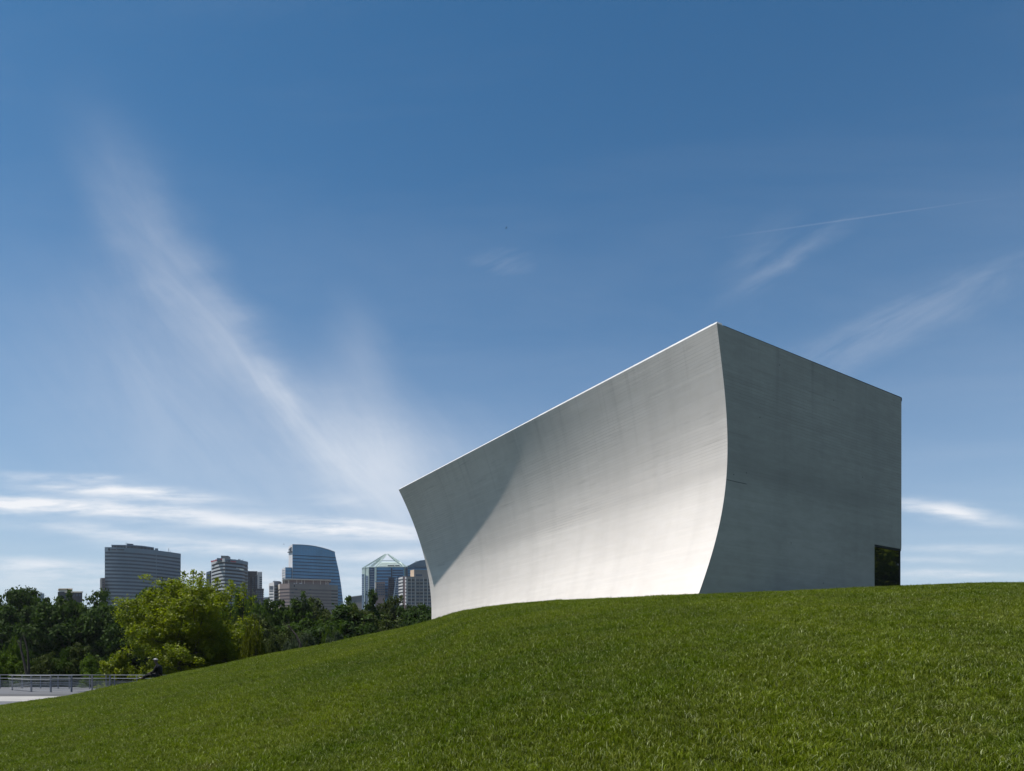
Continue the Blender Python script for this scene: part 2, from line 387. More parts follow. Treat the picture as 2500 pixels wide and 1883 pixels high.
def build_pavilion():
    t = thing('pavilion', 'white board-formed concrete pavilion with a curved leaning wall rising from the lawn', 'building', (float(PA.x), float(PA.y), 0))
    ns, nd = 72, 84; DEP = HR + 4.0
    def P(s, u, z): q = PA + SDIR * s + WDIR * u; return (q.x, q.y, z)
    # curved wall: ruled between the two end profiles
    V, U, Fc = [], [], []
    for i in range(nd + 1):
        d = DEP * i / nd
        for j in range(ns + 1):
            k = j / ns; u = (1 - k) * float(prof_r(d)) + k * float(prof_l(d))
            V.append(P(LEN * k, u, HR - d)); U.append((LEN * k, HR - d))
    for i in range(nd):
        for j in range(ns):
            q = i * (ns + 1) + j; Fc.append((q, q + ns + 1, q + ns + 2, q + 1))
    mesh_obj('curved_wall', V, Fc, M['concrete'], t, True, U)
    # side wall with the glazed corner opening
    z0, z1, u0 = -4.0, EYE + 4.685, 8.60
    V, U, Fc = [], [], []
    nu = 24
    zs = sorted(set([HR - DEP * i / nd for i in range(nd + 1)] + [z1]), reverse=True)
    for i in range(len(zs) - 1):
        za, zb = zs[i], zs[i + 1]; um = WID if zb >= z1 - 1e-6 else u0
        ua, ub = float(prof_r(HR - za)), float(prof_r(HR - zb)); o = len(V)
        for k in range(nu + 1):
            f = k / nu
            V.append(P(0, ua + (um - ua) * f, za)); U.append((40 + ua + (um - ua) * f, za))
            V.append(P(0, ub + (um - ub) * f, zb)); U.append((40 + ub + (um - ub) * f, zb))
        for k in range(nu): q = o + 2 * k; Fc.append((q, q + 2, q + 3, q + 1))
    mesh_obj('side_wall', V, Fc, M['concrete_shade_tone'], t, False, U)
    # far end wall and back wall
    V, U, Fc = [], [], []
    for i in range(nd + 1):
        d = DEP * i / nd; ul = float(prof_l(d)); V += [P(LEN, ul, HR - d), P(LEN, WID, HR - d), P(0.5, WID, HR - d)]
        U += [(60 + ul, HR - d), (60 + WID, HR - d), (60 + WID + LEN, HR - d)]
    for i in range(nd):
        q = 3 * i; Fc += [(q, q + 1, q + 4, q + 3), (q + 1, q + 2, q + 5, q + 4)]
    mesh_obj('back_wall', V, Fc, M['concrete_shade_tone'], t, False, U)
    g = Geo()   # corner return of the back wall above the opening and the reveal
    g.prism([P(0.003, WID - 0.004, z1), P(0.5, WID - 0.004, z1), P(0.5, WID - 0.3, z1), P(0.003, WID - 0.3, z1)],
            [P(0.003, WID - 0.004, HR - 0.01), P(0.5, WID - 0.004, HR - 0.01), P(0.5, WID - 0.3, HR - 0.01), P(0.003, WID - 0.3, HR - 0.01)])
    g.obj('corner_return', M['concrete_shade_tone'], t)
    g = Geo()
    g.prism([P(0.003, u0 - 0.3, z1), P(0.4, u0 - 0.3, z1), P(0.4, WID - 0.31, z1), P(0.003, WID - 0.31, z1)],
            [P(0.003, u0 - 0.3, z1 + 0.3), P(0.4, u0 - 0.3, z1 + 0.3), P(0.4, WID - 0.31, z1 + 0.3), P(0.003, WID - 0.31, z1 + 0.3)])
    g.prism([P(0.003, u0 - 0.3, z0), P(0.4, u0 - 0.3, z0), P(0.4, u0 - 0.002, z0), P(0.003, u0 - 0.002, z0)],
            [P(0.003, u0 - 0.3, z1 - 0.002), P(0.4, u0 - 0.3, z1 - 0.002), P(0.4, u0 - 0.002, z1 - 0.002), P(0.003, u0 - 0.002, z1 - 0.002)])
    g.obj('opening_reveal', M['concrete_shade_tone'], t)
    w = mesh_obj('window', [P(0.06, u0, z0), P(0.06, WID - 0.012, z0), P(0.06, WID - 0.012, z1 - 0.03), P(0.06, u0, z1 - 0.03)], [(0, 1, 2, 3)], M['dark_glass'], t)
    g = Geo()
    g.bar(P(0.035, u0, z1 - 0.04), P(0.035, WID - 0.004, z1 - 0.04), 0.045, 0.07)
    g.bar(P(0.045, WID - 0.022, z0), P(0.045, WID - 0.022, z1 - 0.076), 0.028, 0.028)
    g.bar(P(0.035, u0 + 0.02, z0), P(0.035, u0 + 0.02, z1 - 0.076), 0.03, 0.03)
    g.obj('window_frame', M['dark_metal'], t)
    mesh_obj('glass_return', [P(0.062, WID - 0.008, z0), P(0.5, WID - 0.008, z0), P(0.5, WID - 0.008, z1 - 0.002), P(0.062, WID - 0.008, z1 - 0.002)], [(0, 1, 2, 3)], M['dark_glass'], t)
    mesh_obj('roof', [P(0.05, 0.05, HR - 0.02), P(0.05, WID - 0.05, HR - 0.02), P(LEN - 0.05, WID - 0.05, HR - 0.02), P(LEN - 0.05, 0.05, HR - 0.02)], [(0, 1, 2, 3)], M['roof'], t)
    # coping along the edge of the curved wall, and the low upstand set back behind it
    g = Geo(); g.prism([P(0.03, 0.004, HR - 0.006), P(LEN, 0.004, HR - 0.006), P(LEN, 0.30, HR - 0.006), P(0.03, 0.30, HR - 0.006)],
                       [P(0.05, 0.075, HR + 0.085), P(LEN - 0.02, 0.075, HR + 0.085), P(LEN - 0.02, 0.28, HR + 0.085), P(0.05, 0.28, HR + 0.085)])
    g.obj('edge_coping', M['coping'], t)
    sL = 10.15
    g = Geo(); g.prism([P(0.75, 0.55, HR - 0.01), P(sL, 0.55, HR - 0.01), P(sL, 1.2, HR - 0.01), P(0.75, 1.2, HR - 0.01)],
                       [P(0.75, 0.66, HR + 0.465), P(sL, 0.66, HR + 0.465), P(sL, 1.2, HR + 0.465), P(0.75, 1.2, HR + 0.465)])
    g.obj('roof_upstand', M['coping'], t)
    g = Geo(); g.prism([P(0.0, 0.31, HR + 0.003), P(0.02, WID + 0.02, HR + 0.003), P(0.3, WID + 0.02, HR + 0.003), P(0.3, 0.31, HR + 0.003)],
                       [P(0.0, 0.31, HR + 0.016), P(-0.0, WID + 0.02, HR + 0.03), P(0.3, WID + 0.02, HR + 0.03), P(0.3, 0.31, HR + 0.016)])
    g.prism([P(-0.01, WID - 0.03, HR - 0.12), P(-0.01, WID + 0.02, HR - 0.12), P(0.2, WID + 0.02, HR - 0.12), P(0.2, WID - 0.03, HR - 0.12)],
            [P(-0.01, WID - 0.03, HR + 0.002), P(-0.01, WID + 0.02, HR + 0.002), P(0.2, WID + 0.02, HR + 0.002), P(0.2, WID - 0.03, HR + 0.002)])
    g.obj('side_coping', M['dark_metal'], t)
    # pour joint: a thin dark bar on the side wall near the sharp edge
    g = Geo(); zj = EYE + 5.83; uj = float(prof_r(HR - zj))
    g.bar(P(-0.002, uj + 0.02, zj), P(-0.002, uj + 0.95, zj), 0.006, 0.022)
    g.obj('pour_joint', mat('joint_dark_line', (0.16, 0.155, 0.145), 0.9, noise=8), t)
    # small tie holes left by the formwork
    th = Geo()
    for du, dz in ((0.35, 0.2), (0.95, 0.35), (2.6, 4.1), (5.6, 3.6), (3.2, -1.6), (7.4, 1.2), (5.0, -2.8), (1.6, 2.2)):
        c = Vector(P(-0.002, max(uj, 0) + du, zj + dz)); n = 10
        ring = [c + WDIR * (0.018 * math.cos(2 * math.pi * k / n)) + Vector((0, 0, 0.018 * math.sin(2 * math.pi * k / n))) for k in range(n)]
        th.prism(ring, [p + SDIR * 0.004 for p in ring])
    tag(th.obj('tie_hole', M['dark_metal'], t), kind='stuff')

build_pavilion()

# ------------------------------------------------------------------ plaza, paving, railings
M['paving'] = mat('grey_paving', (0.075, 0.078, 0.086), 0.8, noise=0.9)
M['pale_paving'] = mat('pale_concrete_paving', (0.24, 0.235, 0.225), 0.8, noise=1.2)
M['asphalt'] = mat('dark_paving', (0.050, 0.050, 0.053), 0.85, noise=2)
M['steel'] = mat('brushed_steel', (0.42, 0.43, 0.46), 0.38, 0.7, noise=5)
M['post_paint'] = mat('grey_post_paint', (0.16, 0.165, 0.19), 0.5, 0.3)
M['rail_white'] = mat('pale_handrail', (0.34, 0.335, 0.33), 0.4, 0.3)
ZP = EYE - 1.3

def build_plaza():
    def sheet(name, pts, z, m):
        tag(mesh_obj(name, [(x, y, z) for x, y in pts], [tuple(range(len(pts)))], m), kind='structure')
    g = Geo(); base = [(-55, 24, -3.3), (-9, 24, -3.3), (-9, 58, -3.3), (-70, 58, -3.3)]
    g.prism(base, [(x, y, ZP) for x, y, z in base]); tag(g.obj('plaza', M['paving']), kind='structure')
    def curve(D0, D1, bow, z, name, m):
        xs = np.linspace(-50, -9, 30); f = lambda D: [(float(x), float(D + bow * ((x + 24) / 14.0) ** 2)) for x in xs]
        sheet(name, f(D0) + f(D1)[::-1], z, m)
    curve(30.6, 36.8, -1.0, ZP + 0.004, 'pale_pavement', M['pale_paving'])
    curve(36.8, 41.0, -1.2, ZP + 0.008, 'dark_pavement', M['asphalt'])

build_plaza()

def railing(name_label, pts, posts, tall=1.07, ncable=6, category='railing'):
    P0 = Vector((pts[0][0], pts[0][1], ZP))
    t = thing('railing', name_label, category, P0)
    def path(z, w, h, name, m, off=0.0):
        g = Geo()
        for (xa, ya), (xb, yb) in zip(pts[:-1], pts[1:]): g.bar((xa, ya - off, ZP + z), (xb, yb - off, ZP + z), w, h)
        g.obj(name, m, t)
    path(tall - 0.02, 0.09, 0.045, 'top_rail', M['rail_white'])
    path(0.80, 0.05, 0.05, 'handrail', M['rail_white'], 0.10)
    for k in range(ncable): path(0.12 + k * 0.095, 0.012, 0.016, 'cable', M['steel'])
    for x, y, w in posts:
        g = Geo(); g.bar((x, y, ZP - 0.02), (x, y, ZP + tall - 0.045), w, 0.06)
        g.bar((x, y, ZP + 0.78), (x, y - 0.10, ZP + 0.78), 0.02, 0.02)
        g.obj('post', M['post_paint'], t)

def xat(px, D): return (px - 1250) / F * D
railing('steel cable railing in the front with dark posts beside the pale pavement',
        [(xat(23, 49.5), 49.5), (xat(76, 44.6), 44.6), (xat(125, 44), 44), (xat(175, 44.6), 44.6), (xat(225, 48.5), 48.5), (xat(268.6, 50), 50)],
        [(xat(p, d), d, w) for p, d, w in ((30, 49.4, .07), (76.5, 44.6, .09), (124, 44, .09), (174.6, 44.6, .09), (225, 48.6, .09), (268.6, 50, .09))])
railing('long steel cable railing along the far side of the plaza before the bushes',
        [(xat(-260, 54.5), 54.5), (xat(120, 54), 54), (xat(279.6, 52), 52), (xat(520, 50), 50)],
        [(xat(p, d), d, .06) for p, d in ((-60, 54.3), (0, 54.2), (54, 54.1), (99, 54), (142, 53.7), (169, 53.4), (219, 52.8), (259, 52.4), (279.6, 52.0), (334, 51.5), (385, 51.1), (430, 50.7))])

# ------------------------------------------------------------------ grass blades
def grass_mat():
    m = bpy.data.materials.new('grass_blade'); m.use_nodes = True
    T = NT(m.node_tree); p = T.n['Principled BSDF']; out = T.n['Material Output']
    g = T.new('ShaderNodeNewGeometry').outputs['Position']; oi = T.new('ShaderNodeObjectInfo').outputs['Random']
    at_ = T.new('ShaderNodeAttribute', attribute_name='tint').outputs['Fac']
    big = T.noise(g, 0.32, 5, 0.6, 0.4); mid = T.noise(g, 1.9, 5, 0.65); fine = T.noise(g, 9.0, 3, 0.6)
    c = T.mix(T.maprange(big, 0.35, 0.68, 0, 1), GR_A, GR_B)
    # faint mowing lanes running up the slope
    mow = T.new('ShaderNodeTexWave', wave_type='BANDS', bands_direction='X', inp={'Vector': T.mapping(g, rot=(0, 0, R(38))), 'Scale': 0.22, 'Distortion': 2.2, 'Detail': 3.0, 'Detail Scale': 0.6}).outputs['Fac']
    c = T.mix(T.math('MULTIPLY', mow, 0.30), c, GR_C)
    c = T.mix(T.maprange(mid, 0.45, 0.70, 0, 0.6), c, GR_C)
    dryp = T.noise(T.mapping(g, scale=(0.5, 1.0, 1)), 0.9, 6, 0.7); c = T.mix(T.maprange(dryp, 0.60, 0.76, 0, 0.75), c, (0.165, 0.150, 0.045, 1))
    c = T.mix(T.maprange(fine, 0.55, 0.8, 0, 0.4), c, GR_D)
    v = T.math('ADD', T.math('MULTIPLY', at_, 0.95), T.math('MULTIPLY', oi, 0.40)); v = T.math('ADD', v, 0.33)
    vv = T.new('ShaderNodeCombineColor', inp={0: v, 1: v, 2: v}).outputs[0]
    c = T.mix(1.0, c, vv, 'MULTIPLY')
    dry = T.math('GREATER_THAN', at_, 0.94); c = T.mix(T.math('MULTIPLY', dry, 0.8), c, (0.27, 0.30, 0.15, 1))
    T.put(p.inputs['Base Color'], c); p.inputs['Roughness'].default_value = 0.5; p.inputs['Specular IOR Level'].default_value = 0.16
    tr = T.new('ShaderNodeBsdfTranslucent', inp={'Color': T.mix(1.0, c, (1.3, 1.5, 0.5, 1), 'MULTIPLY')})
    mx = T.new('ShaderNodeMixShader', inp={0: 0.32, 1: p.outputs[0], 2: tr.outputs[0]}); T.l.new(mx.outputs[0], out.inputs[0])
    return m

GR_A = (0.064, 0.100, 0.003, 1); GR_B = (0.134, 0.165, 0.004, 1); GR_C = (0.100, 0.116, 0.017, 1); GR_D = (0.180, 0.180, 0.046, 1)
M['grass'] = grass_mat()

def tuft_mesh(seed, nblade=70, rad=0.10, hgt=0.031):
    r = np.random.default_rng(seed); V, Q, At = [], [], []
    lean0 = r.uniform(0, 6.28)
    for b in range(nblade):
        q = rad * math.sqrt(r.random()); th = r.uniform(0, 6.28); x, y = q * math.cos(th), q * math.sin(th)
        h = hgt * r.uniform(0.45, 1.25); w = r.uniform(0.0016, 0.0034); yaw = r.uniform(0, 6.28)
        la = lean0 + r.normal(0, 1.3); L = h * abs(r.normal(0.85, 0.55)); dx, dy = math.cos(la) * L, math.sin(la) * L
        wx, wy = math.cos(yaw) * w, math.sin(yaw) * w; o = len(V)
        V += [(x - wx, y - wy, -0.015), (x + wx, y + wy, -0.015), (x + wx * .8 + dx * .3, y + wy * .8 + dy * .3, h * .55), (x - wx * .8 + dx * .3, y - wy * .8 + dy * .3, h * .55),
              (x + wx * .15 + dx, y + wy * .15 + dy, h * .98), (x - wx * .15 + dx, y - wy * .15 + dy, h)]
        Q += [(o, o + 1, o + 2, o + 3), (o + 3, o + 2, o + 4, o + 5)]; t = r.random(); At += [t, t]
    me = np_mesh('grass_tuft', V, Q, At); me.materials.append(M['grass']); return me

def build_grass():
    tc = bpy.data.collections.new('tufts')
    for k in range(7): tc.objects.link(bpy.data.objects.new('tuft', tuft_mesh(100 + k)))
    # carrier: the visible part of the lawn
    aa = np.linspace(-1.7, 1.9, 190); dd = np.linspace(2.2, 42, 112); A, D = np.meshgrid(aa, dd)
    X, Y = A * D, D; Z = terrain(X, Y) + lumps(X, Y); n = len(aa)
    i, j = np.meshgrid(np.arange(len(dd) - 1), np.arange(n - 1), indexing='ij')
    Dc = np.interp((aa[:-1] + aa[1:]) / 2, _ga, _gD)[None, :]
    keep = (dd[:-1][:, None] < Dc * 1.12) & (((Z[:-1, :-1]) > ZP + 0.0) | ((aa[:-1][None, :] > -0.45) & (aa[:-1][None, :] < 3)))
    q = (i * n + j)[keep].ravel(); Q = np.stack([q, q + 1, q + n + 1, q + n], -1)
    me = np_mesh('grass', np.stack([X, Y, Z], -1).reshape(-1, 3), Q)
    at_ = me.attributes.new('dens', 'FLOAT', 'POINT'); yy = Y.reshape(-1)
    at_.data.foreach_set('value', (np.interp(yy, [5, 9, 16, 28], [400, 280, 150, 90]) * np.interp(np.abs(A.reshape(-1)), [0.84, 0.95], [1.0, 0.55])).astype(np.float32))
    s_ = me.attributes.new('size', 'FLOAT', 'POINT'); s_.data.foreach_set('value', np.interp(yy, [3, 9, 16, 30], [0.9, 1.0, 1.18, 1.5]).astype(np.float32))
    me.materials.append(M['grass'])
    o = link(bpy.data.objects.new('grass', me)); tag(o, 'short mown green grass covering the sloping lawn', 'grass', kind='stuff')
    ng = bpy.data.node_groups.new('grass_scatter', 'GeometryNodeTree')
    ng.interface.new_socket('Geometry', in_out='INPUT', socket_type='NodeSocketGeometry'); ng.interface.new_socket('Geometry', in_out='OUTPUT', socket_type='NodeSocketGeometry')
    N = ng.nodes.new; L = ng.links.new
    gi, go = N('NodeGroupInput'), N('NodeGroupOutput')
    da = N('GeometryNodeInputNamedAttribute'); da.data_type = 'FLOAT'; da.inputs[0].default_value = 'dens'
    sa = N('GeometryNodeInputNamedAttribute'); sa.data_type = 'FLOAT'; sa.inputs[0].default_value = 'size'
    dp = N('GeometryNodeDistributePointsOnFaces'); dp.distribute_method = 'RANDOM'; L(gi.outputs[0], dp.inputs['Mesh']); L(da.outputs[0], dp.inputs['Density'])
    ci = N('GeometryNodeCollectionInfo'); ci.inputs[0].default_value = tc; ci.inputs['Separate Children'].default_value = True; ci.inputs['Reset Children'].default_value = True
    ip = N('GeometryNodeInstanceOnPoints'); ip.inputs['Pick Instance'].default_value = True
    L(dp.outputs['Points'], ip.inputs['Points']); L(ci.outputs[0], ip.inputs['Instance'])
    rv = N('FunctionNodeRandomValue'); rv.data_type = 'FLOAT_VECTOR'; rv.inputs[0].default_value = (-0.16, -0.16, 0); rv.inputs[1].default_value = (0.16, 0.16, 6.283)
    L(rv.outputs[0], ip.inputs['Rotation'])
    nz = N('ShaderNodeTexNoise'); nz.inputs['Scale'].default_value = 1.6; nz.inputs['Detail'].default_value = 3
    mr = N('ShaderNodeMapRange'); mr.inputs[1].default_value = 0.3; mr.inputs[2].default_value = 0.7; mr.inputs[3].default_value = 0.85; mr.inputs[4].default_value = 1.3
    L(nz.outputs[0], mr.inputs[0])
    rs = N('FunctionNodeRandomValue'); rs.data_type = 'FLOAT'; rs.inputs[2].default_value = 0.7; rs.inputs[3].default_value = 1.2
    m1 = N('ShaderNodeMath'); m1.operation = 'MULTIPLY'; L(mr.outputs[0], m1.inputs[0]); L(rs.outputs[1], m1.inputs[1])
    m2 = N('ShaderNodeMath'); m2.operation = 'MULTIPLY'; L(m1.outputs[0], m2.inputs[0]); L(sa.outputs[0], m2.inputs[1])
    L(m2.outputs[0], ip.inputs['Scale']); L(ip.outputs[0], go.inputs[0])
    md = o.modifiers.new('scatter', 'NODES'); md.node_group = ng

build_grass()

# ------------------------------------------------------------------ trees and shrubs
def unit(v): return v / np.maximum(np.linalg.norm(v, axis=-1, keepdims=True), 1e-9)

def leaf_cloud(r, cen, nrm, size, aspect=0.55, droop=0.0):
    """one rhombic leaf per centre"""
    n = len(cen); a = unit(r.normal(size=(n, 3)) + np.array([0, 0, -droop])); nn = unit(nrm + 0.9 * r.normal(size=(n, 3)))
    t = unit(np.cross(nn, a)); b = np.cross(t, nn) if droop == 0 else unit(a + 0.15 * r.normal(size=(n, 3)))
    s = size * r.uniform(0.6, 1.35, size=(n, 1))
    V = np.stack([cen - b * s, cen + t * s * aspect + nn * s * .12, cen + b * s, cen - t * s * aspect + nn * s * .12], 1).reshape(-1, 3)
    return V, np.arange(4 * n).reshape(-1, 4)

def crown_mesh(name, seed, rx, ry, rz, cz, nb, nc, nl, size, m, r1=0.42, r2=0.15, droop=0.0, top=0.2, low=-0.75, sprigs=0, inner=0.25):
    """boughs > clumps > leaves inside an ellipsoid; returns mesh and bough centres"""
    r = np.random.default_rng(seed); R3 = np.array([rx, ry, rz])
    B = []
    while len(B) < nb:
        q = r.normal(size=3); q /= np.linalg.norm(q)
        if q[2] < low: continue
        q = q * (r.uniform(0.35, 0.78) if r.random() > inner else r.uniform(0, 0.4)); p = q * R3
        if all(np.linalg.norm((p - b) / R3) > 0.26 for b in B) or r.random() < 0.04: B.append(p)
    B = np.array(B); rb = r.uniform(0.7, 1.15, size=nb) * r1
    cl, cn, ti = [], [], []
    for b, q in zip(B, rb):
        d = unit(r.normal(size=(nc, 3)) + np.array([0, 0, 0.35])); rad = r.uniform(0.45, 1.05, size=(nc, 1)) * q
        cl.append(b + d * rad * R3 * np.array([1, 1, 0.8])); cn.append(d); ti.append(r.uniform(0, 1, size=nc) * 0.5 + 0.25 * r.random())
    cl, cn, ti = np.concatenate(cl), np.concatenate(cn), np.concatenate(ti)
    if sprigs:
        k = r.integers(0, len(cl), sprigs); d = unit(cl[k] / R3 + np.array([0, 0, 0.5]))
        cl = np.concatenate([cl, cl[k] + d * R3 * r.uniform(0.08, 0.22, size=(sprigs, 1))]); cn = np.concatenate([cn, d]); ti = np.concatenate([ti, r.uniform(.3, .9, size=sprigs)])
    N = len(cl); d = unit(r.normal(size=(N, nl, 3)) + 0.55 * cn[:, None, :]); rad = np.abs(r.normal(0.75, 0.35, size=(N, nl, 1))) * r2 * r.uniform(0.6, 1.3, size=(N, 1, 1))
    cen = cl[:, None, :] + d * rad * R3.mean() * np.array([1.1, 1.1, 0.75 if droop == 0 else 1.5])
    tint = np.clip(np.repeat(ti, nl) + r.normal(0, 0.22, size=N * nl), 0, 1)
    V, Q = leaf_cloud(r, cen.reshape(-1, 3), d.reshape(-1, 3) + 0.35 * np.repeat(cn, nl, 0) + np.array([0, 0, 0.3]), size, droop=droop)
    V = V + np.array([0, 0, cz]); me = np_mesh(name, V, Q, tint); me.materials.append(m)
    return me, B + np.array([0, 0, cz])

def trunk_mesh(name, seed, B, cz, rad, m, stems=1, spread=0.0):
    r = random.Random(seed); g = Geo()
    for s in range(stems):
        th = 6.28 * s / stems + r.random(); bx, by = spread * math.cos(th), spread * math.sin(th)
        top = Vector((bx * 2.2, by * 2.2, cz * 0.72)); pts = [Vector((bx * .4, by * .4, -0.4)), Vector((bx * .9 + r.uniform(-.1, .1), by * .9, cz * .3)), top]
        g.tube(pts, [rad * 1.25, rad, rad * .7], 8)
        for i, b in enumerate(B):
            if i % stems != s: continue
            b = Vector(b); st = pts[1].lerp(top, r.uniform(0.2, 1.0)); mid = st.lerp(b, 0.5) + Vector((r.uniform(-.3, .3), r.uniform(-.3, .3), r.uniform(-.1, .5)))
            g.tube([st, mid, b], [rad * .5, rad * .3, rad * .1], 5)
            for k in range(2):
                e = b + Vector((r.uniform(-1, 1), r.uniform(-1, 1), r.uniform(0, 1.2))) * rad * 6; g.tube([mid.lerp(b, .6), e], [rad * .16, rad * .05], 4)
    o = g.obj(name, m); me = o.data; bpy.data.objects.remove(o); return me

M['bark'] = mat('bark', (0.035, 0.028, 0.022), 0.9, noise=6, bump=0.4)
M['leaf_dark'] = leaf_mat('dark_foliage', (0.011, 0.024, 0.005), (0.036, 0.066, 0.009), 0.25)
M['leaf_mid'] = leaf_mat('green_foliage', (0.016, 0.032, 0.005), (0.050, 0.088, 0.010), 0.28)
M['leaf_olive'] = leaf_mat('olive_foliage', (0.022, 0.032, 0.008), (0.058, 0.078, 0.018), 0.25)
M['leaf_grey'] = leaf_mat('grey_green_foliage', (0.026, 0.038, 0.020), (0.062, 0.085, 0.045), 0.2)
M['leaf_bright'] = leaf_mat('bright_spring_foliage', (0.040, 0.072, 0.002), (0.190, 0.215, 0.004), 0.42, rough=0.5, spec=0.2, nscale=0.5)
M['leaf_yellow'] = leaf_mat('yellowing_foliage', (0.030, 0.045, 0.003), (0.100, 0.110, 0.006), 0.35)
M['leaf_fresh'] = leaf_mat('fresh_green_foliage', (0.028, 0.055, 0.006), (0.080, 0.125, 0.012), 0.35)

PROTO = {}
def proto(kind, v):
    """five crown shapes per kind of tree, unit size 10 m wide"""
    key = (kind, v)
    if key not in PROTO:
        m = M[kind]
        me, B = crown_mesh('crown', 500 + 31 * v + len(kind), 5.4, 5.2, 5.7, 5.8, 20, 18, 64, 0.20, m, r1=0.36, r2=0.115, sprigs=30, low=-0.95)
        co = np.zeros(len(me.vertices) * 3, dtype=np.float32); me.vertices.foreach_get('co', co); co = co.reshape(-1, 3)
        ext = (float(np.percentile(co[:, 0], 99) - np.percentile(co[:, 0], 1)), float(np.percentile(co[:, 2], 99.97)))
        PROTO[key] = (me, trunk_mesh('trunk', 70 + v, B, 6.6, 0.26, M['bark']), ext)
    return PROTO[key]

def tree(label, px, top, wid, D, kind, v, base=-3.0, wf=1.4, group='trees beyond the plaza and the lawn', name='broadleaf_tree'):
    """wid: crown width in photograph pixels, top: row of its tip"""
    X = xat(px, D); zt = EYE + (1640 - top) / F * D; w = wid / F * D
    t = thing(name, label, 'tree', (X, D, base), group)
    cm, tm, (ew, eh) = proto(kind, v); sx = w * wf / ew; sz = (zt - base) / eh
    for n, me in (('crown', cm), ('trunk', tm)):
        o = link(bpy.data.objects.new(n, me), t); o.scale = (sx, sx, sz); o.rotation_euler = (0, 0, v * 1.3 + px * .01)
    return t

TREES = [  # label, centre px, top row, crown width px, distance, foliage, shape
 ('dark broadleaf tree cut off by the left edge of the picture, tallest crown there', -12, 1456, 90, 112, 'leaf_dark', 0),
 ('dark round crowned tree rising highest left of the low tan building', 60, 1434, 110, 116, 'leaf_dark', 1),
 ('green tree whose round top stands just left of the low tan rooftop', 138, 1441, 84, 118, 'leaf_mid', 2),
 ('green tree at the foot of the dark narrow block beside the curved banded office tower', 218, 1439, 96, 119, 'leaf_mid', 3),
 ('green tree standing directly below the middle of the curved banded office tower', 306, 1448, 96, 120, 'leaf_mid', 4),
 ('dark tree half behind the yellow-green tree, under the right end of the curved office tower', 400, 1433, 110, 121, 'leaf_mid', 0),
 ('lower green tree in the second row at the left edge of the picture', 18, 1474, 110, 98, 'leaf_dark', 2),
 ('dark tree in the second row below the low tan building', 118, 1472, 110, 96, 'leaf_dark', 3),
 ('dark tree in the second row with deep shade, left of the yellow-green tree', 236, 1476, 130, 98, 'leaf_dark', 4),
 ('dark tree mostly hidden behind the left flank of the yellow-green tree', 330, 1480, 120, 97, 'leaf_dark', 1),
 ('green tree between the yellow-green tree and the small dark apartment block', 600, 1442, 72, 112, 'leaf_fresh', 1),
 ('small light green tree in front of the white and grey banded block', 655, 1467, 62, 104, 'leaf_mid', 0),
 ('round dark green tree in front of the left half of the pink-brown stone block', 715, 1446, 82, 106, 'leaf_mid', 2),
 ('olive green tree in front of the right half of the pink-brown stone block', 770, 1460, 96, 112, 'leaf_olive', 3),
 ('green tree at the foot of the sloping edge of the blue glass tower', 822, 1460, 76, 114, 'leaf_mid', 4),
 ('green tree in the gap between the blue glass tower and the pyramid topped tower', 866, 1455, 70, 110, 'leaf_mid', 1),
 ('dark tree at the foot of the pyramid topped glass tower', 910, 1441, 70, 108, 'leaf_dark', 2),
 ('olive tree at the foot of the slanted glass tower beside the pyramid topped one', 950, 1456, 68, 112, 'leaf_olive', 0),
 ('dark hedge-like tree under the windowed grey office block, left of the pavilion', 1000, 1477, 86, 110, 'leaf_dark', 3),
 ('dark tree next to the left edge of the pavilion, partly behind it', 1062, 1479, 90, 111, 'leaf_dark', 4),
 ('large dark spreading tree in the middle of the bank right of the yellow-green tree', 836, 1478, 150, 90, 'leaf_dark', 0),
 ('grey-green tree behind the weeping yellow bush, right of the yellow-green tree', 655, 1502, 86, 84, 'leaf_olive', 4),
 ('mid green tree on the bank above the bent bare trunk', 735, 1494, 110, 88, 'leaf_mid', 1),
 ('olive green tree on the bank below the pyramid topped tower', 928, 1484, 110, 92, 'leaf_olive', 2),
 ('dark leafy tree on the bank just left of the foot of the pavilion', 1015, 1494, 120, 88, 'leaf_dark', 1),
]
for a in TREES: tree(*a)
